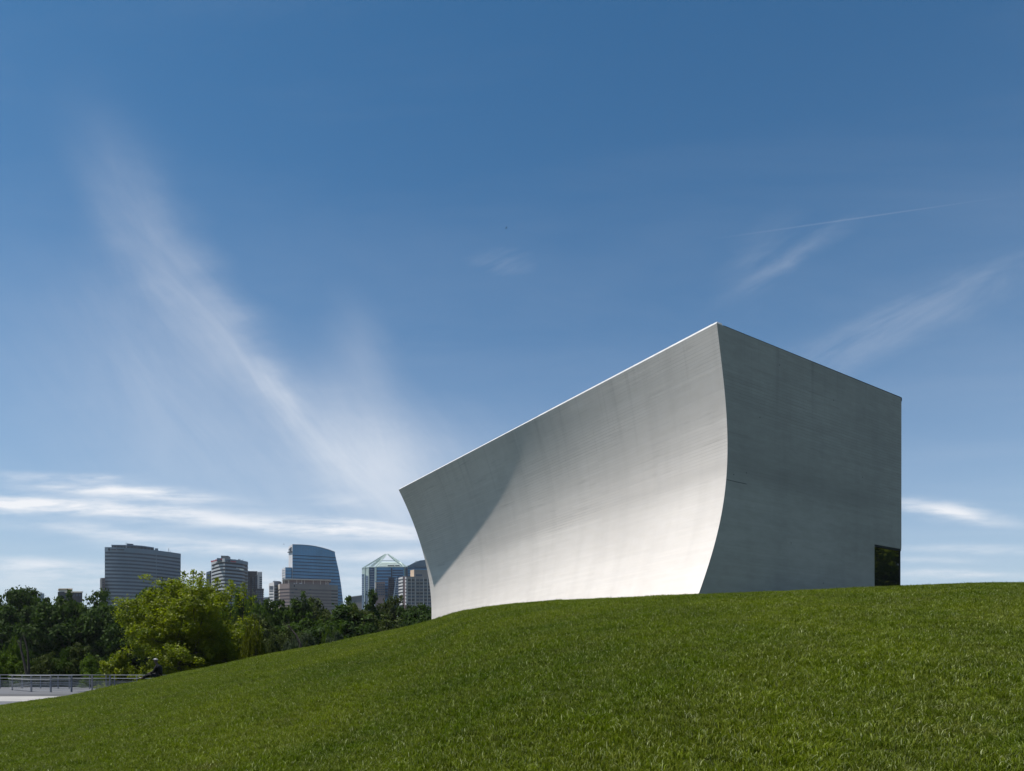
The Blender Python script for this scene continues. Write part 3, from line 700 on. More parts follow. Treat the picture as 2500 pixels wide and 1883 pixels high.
SHRUBS = [
 ('pale green bush behind the railing at the left edge of the picture', 12, 1588, 80, 60, 'leaf_fresh', 0),
 ('tall thin young tree with light leaves in front of the dark shade at left', 36, 1553, 34, 61, 'leaf_fresh', 3),
 ('mid green bush behind the railing, left of the two thin trunks', 52, 1600, 66, 60, 'leaf_mid', 1),
 ('dull green bush behind the railing, right of the two thin trunks', 104, 1592, 76, 60, 'leaf_olive', 2),
 ('feathery green bush behind the railing under the deep tree shade', 152, 1582, 72, 61, 'leaf_mid', 3),
 ('bushy green shrub behind the railing with a rounded top near the bright tree', 196, 1572, 84, 62, 'leaf_olive', 4),
 ('bright green low bush behind the railing at the left foot of the yellow-green tree', 240, 1600, 70, 58, 'leaf_fresh', 2),
 ('low yellow-green bush spreading from the left foot of the large yellow-green tree', 288, 1590, 86, 55, 'leaf_bright', 4),
 ('mottled bush with brownish leaves at the lawn edge right of the weeping yellow bush', 664, 1562, 52, 56, 'leaf_olive', 1),
 ('reddish olive bush beside the bent bare trunk on the bank', 706, 1530, 76, 70, 'leaf_olive', 3),
 ('grey-green willow bush at the lawn edge left of the bent bare trunk', 700, 1562, 66, 58, 'leaf_grey', 0),
 ('grey-green feathery willow bush at the lawn edge right of the bent bare trunk', 762, 1545, 84, 58, 'leaf_grey', 2),
 ('second grey-green willow bush further right along the lawn edge', 812, 1541, 70, 60, 'leaf_grey', 4),
 ('small yellowish green bush in front of the large dark spreading tree', 818, 1520, 52, 66, 'leaf_fresh', 1),
 ('dark green bush at the lawn edge under the large dark spreading tree', 850, 1550, 60, 60, 'leaf_dark', 3),
 ('green bush at the lawn edge below the olive tree near the pavilion', 905, 1522, 84, 70, 'leaf_dark', 0),
 ('leafy green bush touching the left foot of the pavilion', 1010, 1512, 110, 72, 'leaf_dark', 2),
]
for a in SHRUBS: tree(*a, wf=1.05, group='bushes along the railing and the lawn edge', name='shrub')

def woodland():
    """the closed wood on the far bank, one dense mass behind the single trees"""
    r = np.random.default_rng(77); n = 90000
    y = r.uniform(128, 150, n); a = r.uniform(-0.80, 0.02, n); x = a * y
    top = 8.8 + 1.3 * np.sin(x * .31) + .9 * np.sin(x * .83 + 1) + .6 * np.sin(x * 1.9 + y * .4) + np.interp(a, [-.8, -.4, -.36, -.1, 0.02], [3.4, 3.4, 2.0, 3.4, 3.2])
    h = 1 - np.abs(r.normal(0, .35, n)); z = -3 + (top + 3) * np.clip(h, 0, 1)
    cen = np.stack([x, y, z], -1); V, Q = leaf_cloud(r, cen, r.normal(size=cen.shape) + np.array([0, -.6, .6]), 0.42)
    me = np_mesh('woodland', V, Q, np.clip(r.normal(.3, .25, n), 0, 1)); me.materials.append(M['leaf_dark'])
    tag(link(bpy.data.objects.new('woodland', me)), 'dark closed wood behind the single trees at the foot of the office towers', 'woodland', kind='stuff')
woodland()

# the yellow-green tree
def bright_tree():
    D = 54.0; X = xat(458, D); base = EYE - 1.9
    t = thing('yellow_green_tree', 'large yellow-green multi-stemmed tree in full leaf behind the sitting person', 'tree', (X, D, base))
    me, B = crown_mesh('crown', 11, 5.6, 4.8, 5.2, 4.6, 42, 22, 92, 0.086, M['leaf_bright'], r1=0.30, r2=0.085, sprigs=120, low=-0.95, inner=0.3)
    link(bpy.data.objects.new('crown', me), t)
    link(bpy.data.objects.new('trunk', trunk_mesh('trunk', 5, B, 4.6, 0.13, M['bark'], 5, 0.45)), t)
    # upright leafy leaders at the top
    for k, (px, py0, py1) in enumerate(((449, 1470, 1396), (472, 1450, 1394), (492, 1450, 1396), (418, 1465, 1416), (566, 1480, 1418), (596, 1490, 1424), (530, 1460, 1415))):
        a, b = at(px - 4, py0, D), at(px, py1, D); r = np.random.default_rng(900 + k); n = 260
        f = r.random(n) ** 0.8; cen = np.array(a)[None] + (np.array(b - a))[None] * f[:, None] + r.normal(size=(n, 3)) * (0.55 * (1.1 - f))[:, None]
        V, Q = leaf_cloud(r, cen - np.array(t.location), r.normal(size=(n, 3)), 0.085)
        me = np_mesh('leafy_shoot', V, Q, r.random(n) * .6 + .3); me.materials.append(M['leaf_bright']); tag(link(bpy.data.objects.new('leafy_shoot', me), t), kind='stuff')
        g = Geo(); g.tube([a + Vector((0, 0, -.8)), a.lerp(b, .5) + Vector((.06, 0, 0)), b], [.035, .022, .008], 5); g.obj('shoot_stem', M['bark'], t)
    return t
bright_tree()

def drooping(name, label, px, top, bot, wid, D, n, m, base):
    """bush of arching, hanging strands of narrow leaves"""
    X = xat(px, D); t = thing(name, label, 'bush', (X, D, base)); r = np.random.default_rng(int(px)); zt = EYE + (1640 - top) / F * D - base; w = wid / F * D / 2
    cen, tint = [], []
    for k in range(n):
        th = r.uniform(0, 6.28); q = w * math.sqrt(r.random()); h = zt * (1 - 0.35 * (q / w) ** 2) * r.uniform(0.7, 1.0); L = h * r.uniform(0.45, 0.9); f = np.linspace(0, 1, 34)[:, None]
        p = np.array([[q * math.cos(th) * .6, q * math.sin(th) * .6, h]]); out = np.array([[math.cos(th), math.sin(th), 0]]) * w * .5
        cen.append(p + out * np.sqrt(f) - np.array([[0, 0, 1]]) * L * f + r.normal(size=(34, 3)) * .06); tint.append(np.full(34, r.random()))
    cen = np.concatenate(cen); V, Q = leaf_cloud(r, cen, r.normal(size=cen.shape), 0.12, aspect=0.22, droop=4.0)
    me = np_mesh('foliage', V, Q, np.concatenate(tint)); me.materials.append(m); link(bpy.data.objects.new('foliage', me), t)
    g = Geo(); O = Vector((X, D, base))
    for k in range(5):
        th = k * 1.3; g.tube([O + Vector(q) for q in ((0.1 * math.cos(th), .1 * math.sin(th), -.3), (w * .3 * math.cos(th), w * .3 * math.sin(th), zt * .55), (w * .5 * math.cos(th), w * .5 * math.sin(th), zt * .92))], [.05, .035, .015], 5)
    g.obj('stem', M['bark'], t)
drooping('weeping_bush', 'weeping yellow-leaved bush at the right side of the yellow-green tree', 618, 1500, 1590, 66, 52, 170, M['leaf_yellow'], EYE - 1.2)
drooping('weeping_bush', 'thin grey-green weeping bush at the lawn edge by the bent bare trunk', 725, 1545, 1600, 60, 52, 150, M['leaf_grey'], EYE - 1.2)

def bare(name, label, pts, rads):
    base = at(*pts[0]); t = thing(name, label, 'tree', base); g = Geo(); g.tube([at(*p) for p in pts], rads, 7); g.obj('trunk', M['bark'], t)
    g = Geo(); P = [at(*p) for p in pts]
    for k in range(5):
        s = P[-2].lerp(P[-1], k / 5); g.tube([s, s + Vector((random.uniform(-.7, .7), random.uniform(-.4, .4), random.uniform(.3, 1)))], [rads[-1] * .5, .008], 4)
    g.obj('twigs', M['bark'], t)
bare('bare_tree', 'bent bare dark trunk leaning left at the lawn edge among grey-green bushes', [(737, 1600, 50), (733, 1572, 50), (722, 1550, 50), (712, 1538, 50), (704, 1528, 50)], [.10, .085, .07, .05, .03])
bare('bare_tree', 'thin dark trunk leaning left behind the railing near the left edge', [(66, 1650, 57), (61, 1625, 57), (55, 1600, 57), (52, 1590, 57), (50, 1560, 57)], [.11, .10, .09, .07, .03])
bare('bare_tree', 'thin upright dark trunk just right of the leaning one behind the railing', [(71, 1650, 57.5), (70, 1620, 57.5), (68, 1590, 57.5), (62, 1566, 57.5), (57, 1550, 57.5)], [.10, .09, .07, .05, .02])
# trees standing to the right of the pavilion, outside the frame, that the corner glass mirrors
for k, (x, y, w, h) in enumerate(((33, 27, 11, 9), (44, 34, 12, 11), (40, 22, 10, 8), (58, 26, 13, 12))):
    z = float(terrain(x, y)); t = thing('broadleaf_tree', ['nearest tree mirrored in the dark corner glass of the pavilion', 'tall tree seen only mirrored in the corner glass', 'low tree seen only mirrored at the foot of the corner glass', 'farthest tree seen only mirrored in the corner glass'][k], 'tree', (x, y, z), 'trees mirrored in the glass')
    cm, tm, _e = proto('leaf_bright', k % 2)
    for n, me in (('crown', cm), ('trunk', tm)):
        o = link(bpy.data.objects.new(n, me), t); o.scale = (w / 10.6, w / 10.6, h / 12.3)

# ------------------------------------------------------------------ far buildings across the river
class Facade:
    """a vertical plane through two surveyed columns; pixel outlines are laid out on it in metres and given depth"""
    def __init__(s, px0, D0, px1, D1):
        s.a = Vector((xat(px0, D0), D0, 0)); s.b = Vector((xat(px1, D1), D1, 0)); s.d = (s.b - s.a).normalized()
        s.n = Vector((s.d.y, -s.d.x, 0))            # towards the viewer
        if s.n.dot(-s.a) < 0: s.n = -s.n
        k = (max(px0, px1) - 1250) / F - 0.03; s.bk = Vector((k, 1, 0)).normalized()   # the flanks run this way
    def pt(s, px, py):
        k = (px - 1250) / F; t = (k * s.a.y - s.a.x) / (s.d.x - k * s.d.y); p = s.a + s.d * t
        return Vector((p.x, p.y, EYE + (1640 - py) / F * p.y))
    def slab(s, g, poly, out, back):
        P = [s.pt(*q) for q in poly]; g.prism([p + s.bk * back for p in P], [p + s.n * out for p in P]); return g
    def rect(s, g, x0, y0, x1, y1, out=.2, back=.1, y0r=None, y1r=None):
        return s.slab(g, [(x0, y0), (x1, y0 if y0r is None else y0r), (x1, y1 if y1r is None else y1r), (x0, y1)], out, back)
    def strip(s, g, x0, x1, z0, z1, out=.25, back=.1):
        A, B = s.pt(x0, 0), s.pt(x1, 0); P = [(A.x, A.y, z0), (B.x, B.y, z0), (B.x, B.y, z1), (A.x, A.y, z1)]
        g.prism([Vector(p) - s.n * back for p in P], [Vector(p) + s.n * out for p in P]); return g

def zat(py, D): return EYE + (1640 - py) / F * D
def sub(g, name, m, parent): return g.obj(name, m, parent)

M['gl_grey'] = mat('grey_window_glass', (0.022, 0.042, 0.075), 0.3, 0.0, 0.3, noise=0.2, var=0.25)
M['gl_dark'] = mat('dark_window_glass', (0.005, 0.008, 0.018), 0.3, 0.0, 0.25)
M['gl_blue'] = mat('blue_mirror_glass', (0.060, 0.205, 0.360), 0.2, 0.2, 0.5, noise=0.06, var=0.16)
M['gl_deep'] = mat('deep_blue_glass', (0.012, 0.040, 0.095), 0.2, 0.1, 0.4, noise=0.06, var=0.3)
M['spandrel'] = mat('grey_spandrel_panel', (0.125, 0.175, 0.230), 0.6, 0.0, 0.3, noise=0.12, var=0.08)
M['spandrel_l'] = mat('pale_spandrel_panel', (0.362, 0.384, 0.406), 0.6, noise=0.12, var=0.08)
M['pinkstone'] = mat('pink_brown_stone', (0.196, 0.152, 0.145), 0.8, noise=0.1, var=0.08)
M['pinkdark'] = mat('brown_window_band', (0.102, 0.072, 0.075), 0.5, noise=0.3)
M['cream'] = mat('cream_panel', (0.522, 0.464, 0.392), 0.7, noise=0.1, var=0.06)
M['tan'] = mat('tan_panel', (0.580, 0.435, 0.304), 0.7, noise=0.1, var=0.06)
M['greystone'] = mat('grey_stone', (0.181, 0.171, 0.171), 0.8, noise=0.1, var=0.1)
M['whitestone'] = mat('white_stone', (0.522, 0.515, 0.522), 0.8, noise=0.1, var=0.06)
M['mint'] = mat('pale_green_steel', (0.362, 0.450, 0.420), 0.5, 0.2, noise=0.3)
M['ink'] = mat('dark_sign_letters', (0.006, 0.010, 0.024), 0.5, spec=0.1)
M['red'] = mat('red_sign_letters', (0.319, 0.012, 0.026), 0.5)
M['painted_glint'] = mat('pale_painted_glint', (0.797, 0.797, 0.696), 0.3)  # pale base colour stands in for a glint on the glass
M['line_blue'] = mat('dark_blue_spandrel', (0.006, 0.024, 0.065), 0.4, 0.0, 0.15)

def text_on(fac, body, px, py, hpx, wpx, m, parent, name='sign_letters', shear=0.0, bold=0.0, out=0.4):
    """lettering laid on a facade; px,py is its left end on the base line"""
    cu = bpy.data.curves.new(name, 'FONT'); cu.body = body; cu.extrude = 0.05; cu.shear = shear; cu.offset = bold
    tmp = bpy.data.objects.new(name, cu); COL.objects.link(tmp); dg = bpy.context.evaluated_depsgraph_get()
    me = bpy.data.meshes.new_from_object(tmp.evaluated_get(dg)); bpy.data.objects.remove(tmp)
    co = np.zeros(len(me.vertices) * 3); me.vertices.foreach_get('co', co); co = co.reshape(-1, 3)
    w = co[:, 0].max() - co[:, 0].min(); h = co[:, 1].max(); A = fac.pt(px, py); W = (fac.pt(px + wpx, py) - A).length; H = hpx / F * A.y
    right = fac.d if fac.d.x > 0 else -fac.d
    co2 = np.array(A + fac.n * out)[None] + np.array(right)[None] * ((co[:, :1] - co[:, 0].min()) * W / w) + np.array([[0, 0, 1]]) * (co[:, 1:2] * H / h) + np.array(fac.n)[None] * co[:, 2:3] * 3
    co2 -= np.array(parent_loc(parent))[None]; me.vertices.foreach_set('co', co2.astype(np.float32).ravel()); me.materials.clear(); me.materials.append(m); me.update()
    return link(bpy.data.objects.new(name, me), parent)

GZ = -3.0
def prism_body(t, name, pts, z1, m, z0=GZ):
    g = Geo(); g.prism([(x, y, z0) for x, y in pts], [(x, y, z1) for x, y in pts]); return g.obj(name, m, t)

def office_curved():
    t = thing('office_tower', 'wide grey office tower with a curved banded front and a name sign at top left', 'building', (xat(345, 770), 770, GZ))
    n = 22; P = []
    for i in range(n + 1):
        k = i / n; px = 256 + (441 - 256) * k; D = 750 + 42 * k ** 1.9; P.append((xat(px, D), D))
    zt = zat(1336, 750)
    prism_body(t, 'body', P + [(P[-1][0] - 15, P[-1][1] + 26), (P[0][0] - 17, P[0][1] + 34)], zt - .4, M['gl_grey'])
    def strip(z0, z1, m, name, i0=0, i1=n, out=.35):
        g = Geo()
        for i in range(i0, i1):
            a, b = Vector((*P[i], 0)), Vector((*P[i + 1], 0)); d = (b - a).normalized(); nn = Vector((d.y, -d.x, 0))
            q = [(a.x, a.y, z0), (b.x, b.y, z0), (b.x, b.y, z1), (a.x, a.y, z1)]
            g.prism([Vector(v) - nn * -.02 for v in q], [Vector(v) + nn * out for v in q])
        return g.obj(name, m, t)
    per = 8.77 / F * 750
    z = zat(1347.6, 750); strip(z, zt, M['spandrel'], 'parapet_band')
    for k in range(27):
        a = zat(1351.8, 750) - k * per; b = a - per * .52
        if b < GZ: break
        strip(b, a, M['spandrel'], 'spandrel')
    # vertical joint and dark windows at lower right
    i = 15
    g = Geo(); a = Vector((*P[i], 0)); g.bar((a.x, a.y - .5, 20), (a.x, a.y - .5, zt), .5, .3); g.obj('mullion', M['spandrel'], t)
    for k, (i1) in ((6, 19), (7, 18), (8, 20), (9, 21)):
        zc = zat(1349.7, 750) - k * per; strip(zc - .85, zc + .75, M['gl_dark'], 'dark_window_row', 15, i1, .15)
    f = Facade(256, 750, 330, 752)
    # screen, roof boxes, masts
    g = Geo(); fs = Facade(272, 756, 376, 776); fs.slab(g, [(272, 1330.5), (325, 1331), (350, 1333), (376, 1337), (376, 1339), (350, 1335.3), (325, 1333.3), (272, 1332.5)], .6, 10); g.obj('roof_screen_cap', M['spandrel'], t)
    g = Geo(); fs.slab(g, [(275, 1332.5), (376, 1338.5), (376, 1346), (275, 1337)], -2, 10); g.obj('plant_room', M['gl_dark'], t)
    for k in range(13): g = Geo(); x = 276 + k * 8.2; y = 1331.5 + 6 * max(0, (x - 325) / 51) ** 1.3; fs.slab(g, [(x, y), (x + 1.6, y), (x + 1.6, y + 6), (x, y + 6)], .3, 0); g.obj('screen_post', M['spandrel'], t)
    g = Geo(); fs.rect(g, 310, 1327, 325.5, 1331.2, 0, 8, 1328.2, 1332); g.obj('roof_box', M['gl_grey'], t)
    g = Geo(); fb = Facade(376, 770, 390, 774); fb.rect(g, 378, 1339, 386, 1344, 0, 6); g.obj('roof_box', M['spandrel'], t)
    for px, y0, y1, D in ((308, 1325, 1332, 762), (412, 1339, 1349, 782), (416, 1346, 1351, 783)):
        g = Geo(); g.bar(at(px, y1 + 6, D), at(px, y0, D), .45); g.obj('roof_mast', M['spandrel_l'], t)
    # emblem and name
    text_on(f, 'Grant Thornton', 273, 1343.6, 3.4, 31, M['ink'], t, bold=.02, out=.9)
    g = Geo()
    for (x, y) in ((267, 1341.6),):
        o, q = 3.3, 1.5
        for A, B in (((-o, 0), (0, -o)), ((0, -o), (o, 0)), ((o, 0), (0, o)), ((0, o), (-o, 0))):
            f.slab(g, [(x + A[0], y + A[1]), (x + B[0], y + B[1]), (x + B[0] * q / o, y + B[1] * q / o), (x + A[0] * q / o, y + A[1] * q / o)], .9, -.4)
    g.obj('emblem', M['ink'], t)
office_curved()

def simple_block(label, x0, x1, D, y0, m, y0r=None, name='building', depth=20, side=None, xs=None, y_s=None, ms=None, parts=None, D1=None):
    t = thing(name, label, 'building', (xat((x0 + x1) / 2, D), D, GZ)); f = Facade(x0, D, x1, D1 or D); g = Geo()
    A, B = f.pt(x0, y0), f.pt(x1, y0 if y0r is None else y0r); nn = -f.bk
    g.prism([(A.x, A.y, GZ), (B.x, B.y, GZ), (B.x - nn.x * depth, B.y - nn.y * depth, GZ), (A.x - nn.x * depth, A.y - nn.y * depth, GZ)],
            [(A.x, A.y, A.z), (B.x, B.y, B.z), (B.x - nn.x * depth, B.y - nn.y * depth, B.z), (A.x - nn.x * depth, A.y - nn.y * depth, A.z)])
    g.obj('body', m, t); return t, f

t, f = simple_block('narrow dark brown block hugging the left side of the curved banded office tower', 245, 256.5, 745, 1412, M['pinkdark'], 1410.5)
g = Geo(); f.rect(g, 245, 1412, 249.5, 1460, .3, 0, 1411); g.obj('pale_corner', M['greystone'], t)  # paler grey strip down the block's left edge
for k in range(9): g = Geo(); f.rect(g, 250, 1414 + 4 * k, 255.5, 1415.8 + 4 * k, .25, 0); g.obj('window_band', M['gl_dark'], t)
t, f = simple_block('low tan building with a flat rooftop box peeking over the trees at left', 141, 201, 520, 1445, M['gl_dark'])
g = Geo(); f.rect(g, 144, 1438, 173, 1446, -2, 12); g.obj('rooftop_box', M['cream'], t)
g = Geo(); f.rect(g, 141, 1436.6, 175, 1438.2, -1, 14); g.obj('roof_slab', M['tan'], t)
g = Geo(); f.rect(g, 160, 1444.5, 203, 1447.2, 1.2, 0); g.obj('cornice', M['cream'], t)
for k in range(5): g = Geo(); f.rect(g, 163 + k * 7.5, 1450, 168 + k * 7.5, 1456, .2, 0); g.obj('window', M['gl_grey'], t)
t, f = simple_block('tiny grey rooftop between the tree crowns near the left edge', 94, 108, 560, 1449, M['spandrel'])
g = Geo(); f.rect(g, 98, 1446, 102.5, 1449.5, 0, 4); g.obj('rooftop_box', M['spandrel_l'], t)

def office_signs():
    t = thing('office_tower', 'pale banded office tower with red lettering over its rounded left front', 'building', (xat(560, 740), 740, GZ))
    # rounded left face then flat right face receding
    P = []
    for k in range(9):
        u = k / 8; px = 516.5 + (549 - 516.5) * u; D = 752 - 22 * math.sin(u * math.pi / 2) ** 1.0; P.append((xat(px, D), D))
    R2 = [(xat(px, D), D) for px, D in ((575, 737), (592, 743), (605, 752))]
    L_ = P + R2; zt = zat(1364, 730)
    prism_body(t, 'body', L_ + [(L_[-1][0] - 13, L_[-1][1] + 30), (L_[0][0] - 11, L_[0][1] + 30)], zt - .3, M['gl_dark'])
    per = 8.35 / F * 735
    def strip(z0, z1, m, name, pts, out=.35):
        g = Geo()
        for i in range(len(pts) - 1):
            a, b = Vector((*pts[i], 0)), Vector((*pts[i + 1], 0)); d = (b - a).normalized(); nn = Vector((d.y, -d.x, 0))
            q = [(a.x, a.y, z0), (b.x, b.y, z0), (b.x, b.y, z1), (a.x, a.y, z1)]; g.prism([Vector(v) + nn * .02 for v in q], [Vector(v) + nn * out for v in q])
        return g.obj(name, m, t)
    for pts, m in ((P, M['spandrel_l']), ([P[-1]] + R2, M['spandrel'])):
        strip(zat(1374, 735), zt, m, 'parapet_band', pts)
        for k in range(26):
            a = zat(1378.5, 735) - k * per
            if a < 2: break
            strip(a - per * .52, a, m, 'spandrel', pts)
    fl = Facade(516.5, 752, 549, 730); fr = Facade(549, 730, 592, 743)
    for k in range(7):
        g = Geo(); fr.rect(g, 549 + .4, 1376 + 1.2 + k * 8.3, 549 + 2.2, 1382 + k * 8.3, .5, 0); g.obj('corner_pier', M['spandrel'], t)
    g = Geo(); fr.rect(g, 545, 1355, 563, 1366, -6, 14, 1355.6, 1368); g.obj('plant_room', M['greystone'], t)
    g = Geo(); fr.rect(g, 532.5, 1361.5, 578.5, 1369, -3, 16, 1365.5, 1372); g.obj('roof_step', M['spandrel'], t)
    g = Geo(); fl.rect(g, 526, 1364.5, 545, 1369, -1, 6, 1363); g.obj('roof_step', M['spandrel_l'], t)
    for px, y in ((583, 1365), (586, 1366), (590, 1368), (593, 1366)):
        g = Geo(); g.bar(at(px, y + 7, 745), at(px, y, 745), .7 if px != 593 else .25); g.obj('roof_mast', M['ink'], t)
    fl2 = Facade(518, 748, 546, 729)
    text_on(fl2, 'RaytheonTechnologies', 518.5, 1373.2, 3.6, 26, M['red'], t, shear=.25, bold=.03, out=1.6)
    text_on(fr, '[ WB', 552, 1371.4, 3.6, 9.5, M['ink'], t, bold=.04, out=1.0)
    text_on(fr, 'GAMES', 562, 1372.4, 3.4, 13.5, M['red'], t, bold=.04, out=1.0)
    for k in range(8): g = Geo(); x = 573 + k * 2.7; fr.rect(g, x, 1386.5 + k * .45, x + 1.9, 1389.6 + k * .5, .7, 0); g.obj('glint_painted_window', M['painted_glint'], t)  # glints on the right face put on as pale panes
    for k in range(6): g = Geo(); x = 570 + k * 2.4; fr.rect(g, x, 1380 + k * .2, x + 1.6, 1381.2 + k * .2, .7, 0); g.obj('glint_painted_window', M['spandrel_l'], t)
    for k in range(7):
        g = Geo(); fq = Facade(592, 743, 605, 752); fq.rect(g, 597.2, 1381 + k * 8.2, 603.2, 1385 + k * 8.2, .6, 0, 1382 + k * 8.2, 1386 + k * 8.2); g.obj('window', M['gl_dark'], t)
office_signs()
t, f = simple_block('small blue-grey block partly behind the pale banded office tower on its left', 504, 514, 790, 1397, M['spandrel'], 1394)
g = Geo(); f.rect(g, 513, 1394, 516.5, 1440, .5, 10); g.obj('dark_return', M['gl_dark'], t)
for k in range(7): g = Geo(); f.rect(g, 505, 1402 + 4 * k, 512.5, 1404 + 4 * k, .3, 0); g.obj('window_band', M['gl_grey'], t)

def dark_slim():
    t, f = simple_block('slim dark apartment block with a pale right side beside the pale banded office tower', 605.5, 628.5, 765, 1394.5, M['ink'], 1395, depth=18)
    for k in range(11):
        for x0, x1 in ((607, 610.5), (615.5, 620.5), (623.5, 626.8)):
            if k == 0 and x0 < 620: continue
            g = Geo(); f.rect(g, x0, 1404 + k * 5.2, x1, 1407.6 + k * 5.2, .25, 0); g.obj('window', M['gl_grey'], t)
    f2 = Facade(628.5, 765, 641, 775); g = Geo(); f2.rect(g, 628.5, 1397.5, 640, 1455, 0, 14); g.obj('pale_side', M['spandrel_l'], t)
    for k in range(8): g = Geo(); f2.rect(g, 633.5, 1408 + k * 5, 639.5, 1412 + k * 5, .25, 0); g.obj('window', M['gl_grey'], t)
    g = Geo()
    for a, b in (((629, 1397), (640, 1397)), ((640, 1397), (640, 1404)), ((629, 1397), (629, 1404)), ((635, 1397), (635, 1404))): g.bar(f2.pt(*a) + Vector((0, -1, 0)), f2.pt(*b) + Vector((0, -1, 0)), .45)
    g.obj('roof_frame', M['whitestone'], t)
    t, f = simple_block('low dark block with stacked balconies in front of the slim dark apartment block', 622, 642, 745, 1438.5, M['ink'], depth=16)
    for k in range(5): g = Geo(); f.rect(g, 642, 1442 + 4.2 * k, 644.6, 1443.2 + 4.2 * k, .2, 8); g.obj('balcony', M['ink'], t)
    g = Geo(); f.rect(g, 620.5, 1437.6, 645, 1439.2, .8, 10); g.obj('roof_slab', M['ink'], t)
    for k in range(4):
        for x in (625, 630.5, 636): g = Geo(); f.rect(g, x, 1442 + 5 * k, x + 3.6, 1445.4 + 5 * k, .25, 0); g.obj('window', M['gl_grey'], t)
dark_slim()
t, f = simple_block('low plain grey building in the gap left of the white and grey banded block', 637, 660, 800, 1459, M['spandrel'], 1458)
g = Geo(); f.rect(g, 637, 1457, 641, 1465, .6, 6); g.obj('stair_head', M['spandrel_l'], t)

def glass_one():
    t = thing('glass_tower', 'tall blue glass tower with a curved roofline and a large 1 on its corner', 'building', (xat(770, 750), 750, GZ))
    f = Facade(714, 742, 836, 760)
    top = [(714, 1329.4), (738, 1330), (754.5, 1331.4), (770.5, 1333.7), (786.5, 1337.3), (803, 1342), (817.5, 1347.6)]
    right = [(817.8, 1352), (827.7, 1397), (833, 1430), (838, 1475), (841, 1500)]
    g = Geo(); f.slab(g, top + right + [(714, 1500)], 0, 34); g.obj('curtain_wall', M['gl_blue'], t)
    g = Geo(); f.slab(g, top + [(817.8, 1349)] + [(x, y + 1.0) for x, y in reversed(top[:-1])], .5, 3); g.obj('roof_edge', M['line_blue'], t)
    def xr(y): return float(np.interp(y, [1347, 1352, 1397, 1430, 1475, 1500], [817.5, 817.8, 827.7, 833, 838, 841]))
    for k in range(15):
        y0 = 1355 + 7.9 * k - (0.4 * k * 0.0); z0 = zat(y0, 742)
        if z0 < zat(1500, 742): break
        yr = 1640 - (z0 - EYE) * F / 757; g = Geo(); f.rect(g, 714.2, y0, xr(yr) - .2, y0 + 1.7, .35, .1, yr, yr + 1.7); g.obj('floor_line', M['line_blue'], t)
    for k in range(26):
        x = 718 + k * 3.9; ytop = float(np.interp(x, [p[0] for p in top], [p[1] for p in top])) + .5; g = Geo()
        if x < 817: f.slab(g, [(x, ytop), (x + .28, ytop), (x + .28, 1470), (x, 1470)], .15, .05); g.obj('mullion', M['gl_grey'], t)
    fs = Facade(705, 772, 714, 742); g = Geo(); fs.slab(g, [(705, 1334.5), (713.9, 1329.4), (713.9, 1500), (705, 1500)], 0, 6); g.obj('pale_end_wall', M['whitestone'], t)
    g = Geo(); fs.slab(g, [(705, 1341), (703.5, 1349.8), (713.5, 1348.8), (713.5, 1337)], .3, 0); g.obj('sign_box', M['spandrel_l'], t)
    g = Geo(); fs.slab(g, [(709.2, 1339.5), (712.4, 1336.3), (712.4, 1346.5), (713.9, 1346.5), (713.9, 1348.8), (704, 1349.9), (704, 1348.4), (709.4, 1347), (709.4, 1342), (707.3, 1342.8), (707.3, 1341.3)], 1.0, 0); g.obj('numeral', M['ink'], t)
    fw = Facade(696.5, 736, 713.5, 738); g = Geo(); fw.rect(g, 696.5, 1385.6, 713.3, 1500, 0, 20); g.obj('lower_wing', M['gl_blue'], t)
    for k in range(5): g = Geo(); y = 1386 + 7.9 * k; fw.rect(g, 696.6, y, 713.2, y + 1.2, .35, .05); g.obj('floor_line', M['line_blue'], t)
    g = Geo(); fw.rect(g, 711.8, 1386, 713.3, 1430, .4, 0); g.obj('recess_shade_strip', M['line_blue'], t)  # dark strip laid on the face paints the shade of a recess
    fv = Facade(688.3, 760, 696.4, 736); g = Geo(); fv.slab(g, [(688.3, 1389.5), (696.4, 1385.4), (696.4, 1500), (688.3, 1500)], 0, 5); g.obj('pale_end_wall', M['whitestone'], t)
    for k in range(6): g = Geo(); y = 1392 + 6 * k; fv.rect(g, 689.3, y + 1.5, 695.4, y + 2.6, .2, 0, y, y + 1.1); g.obj('window_band', M['spandrel'], t)
glass_one()

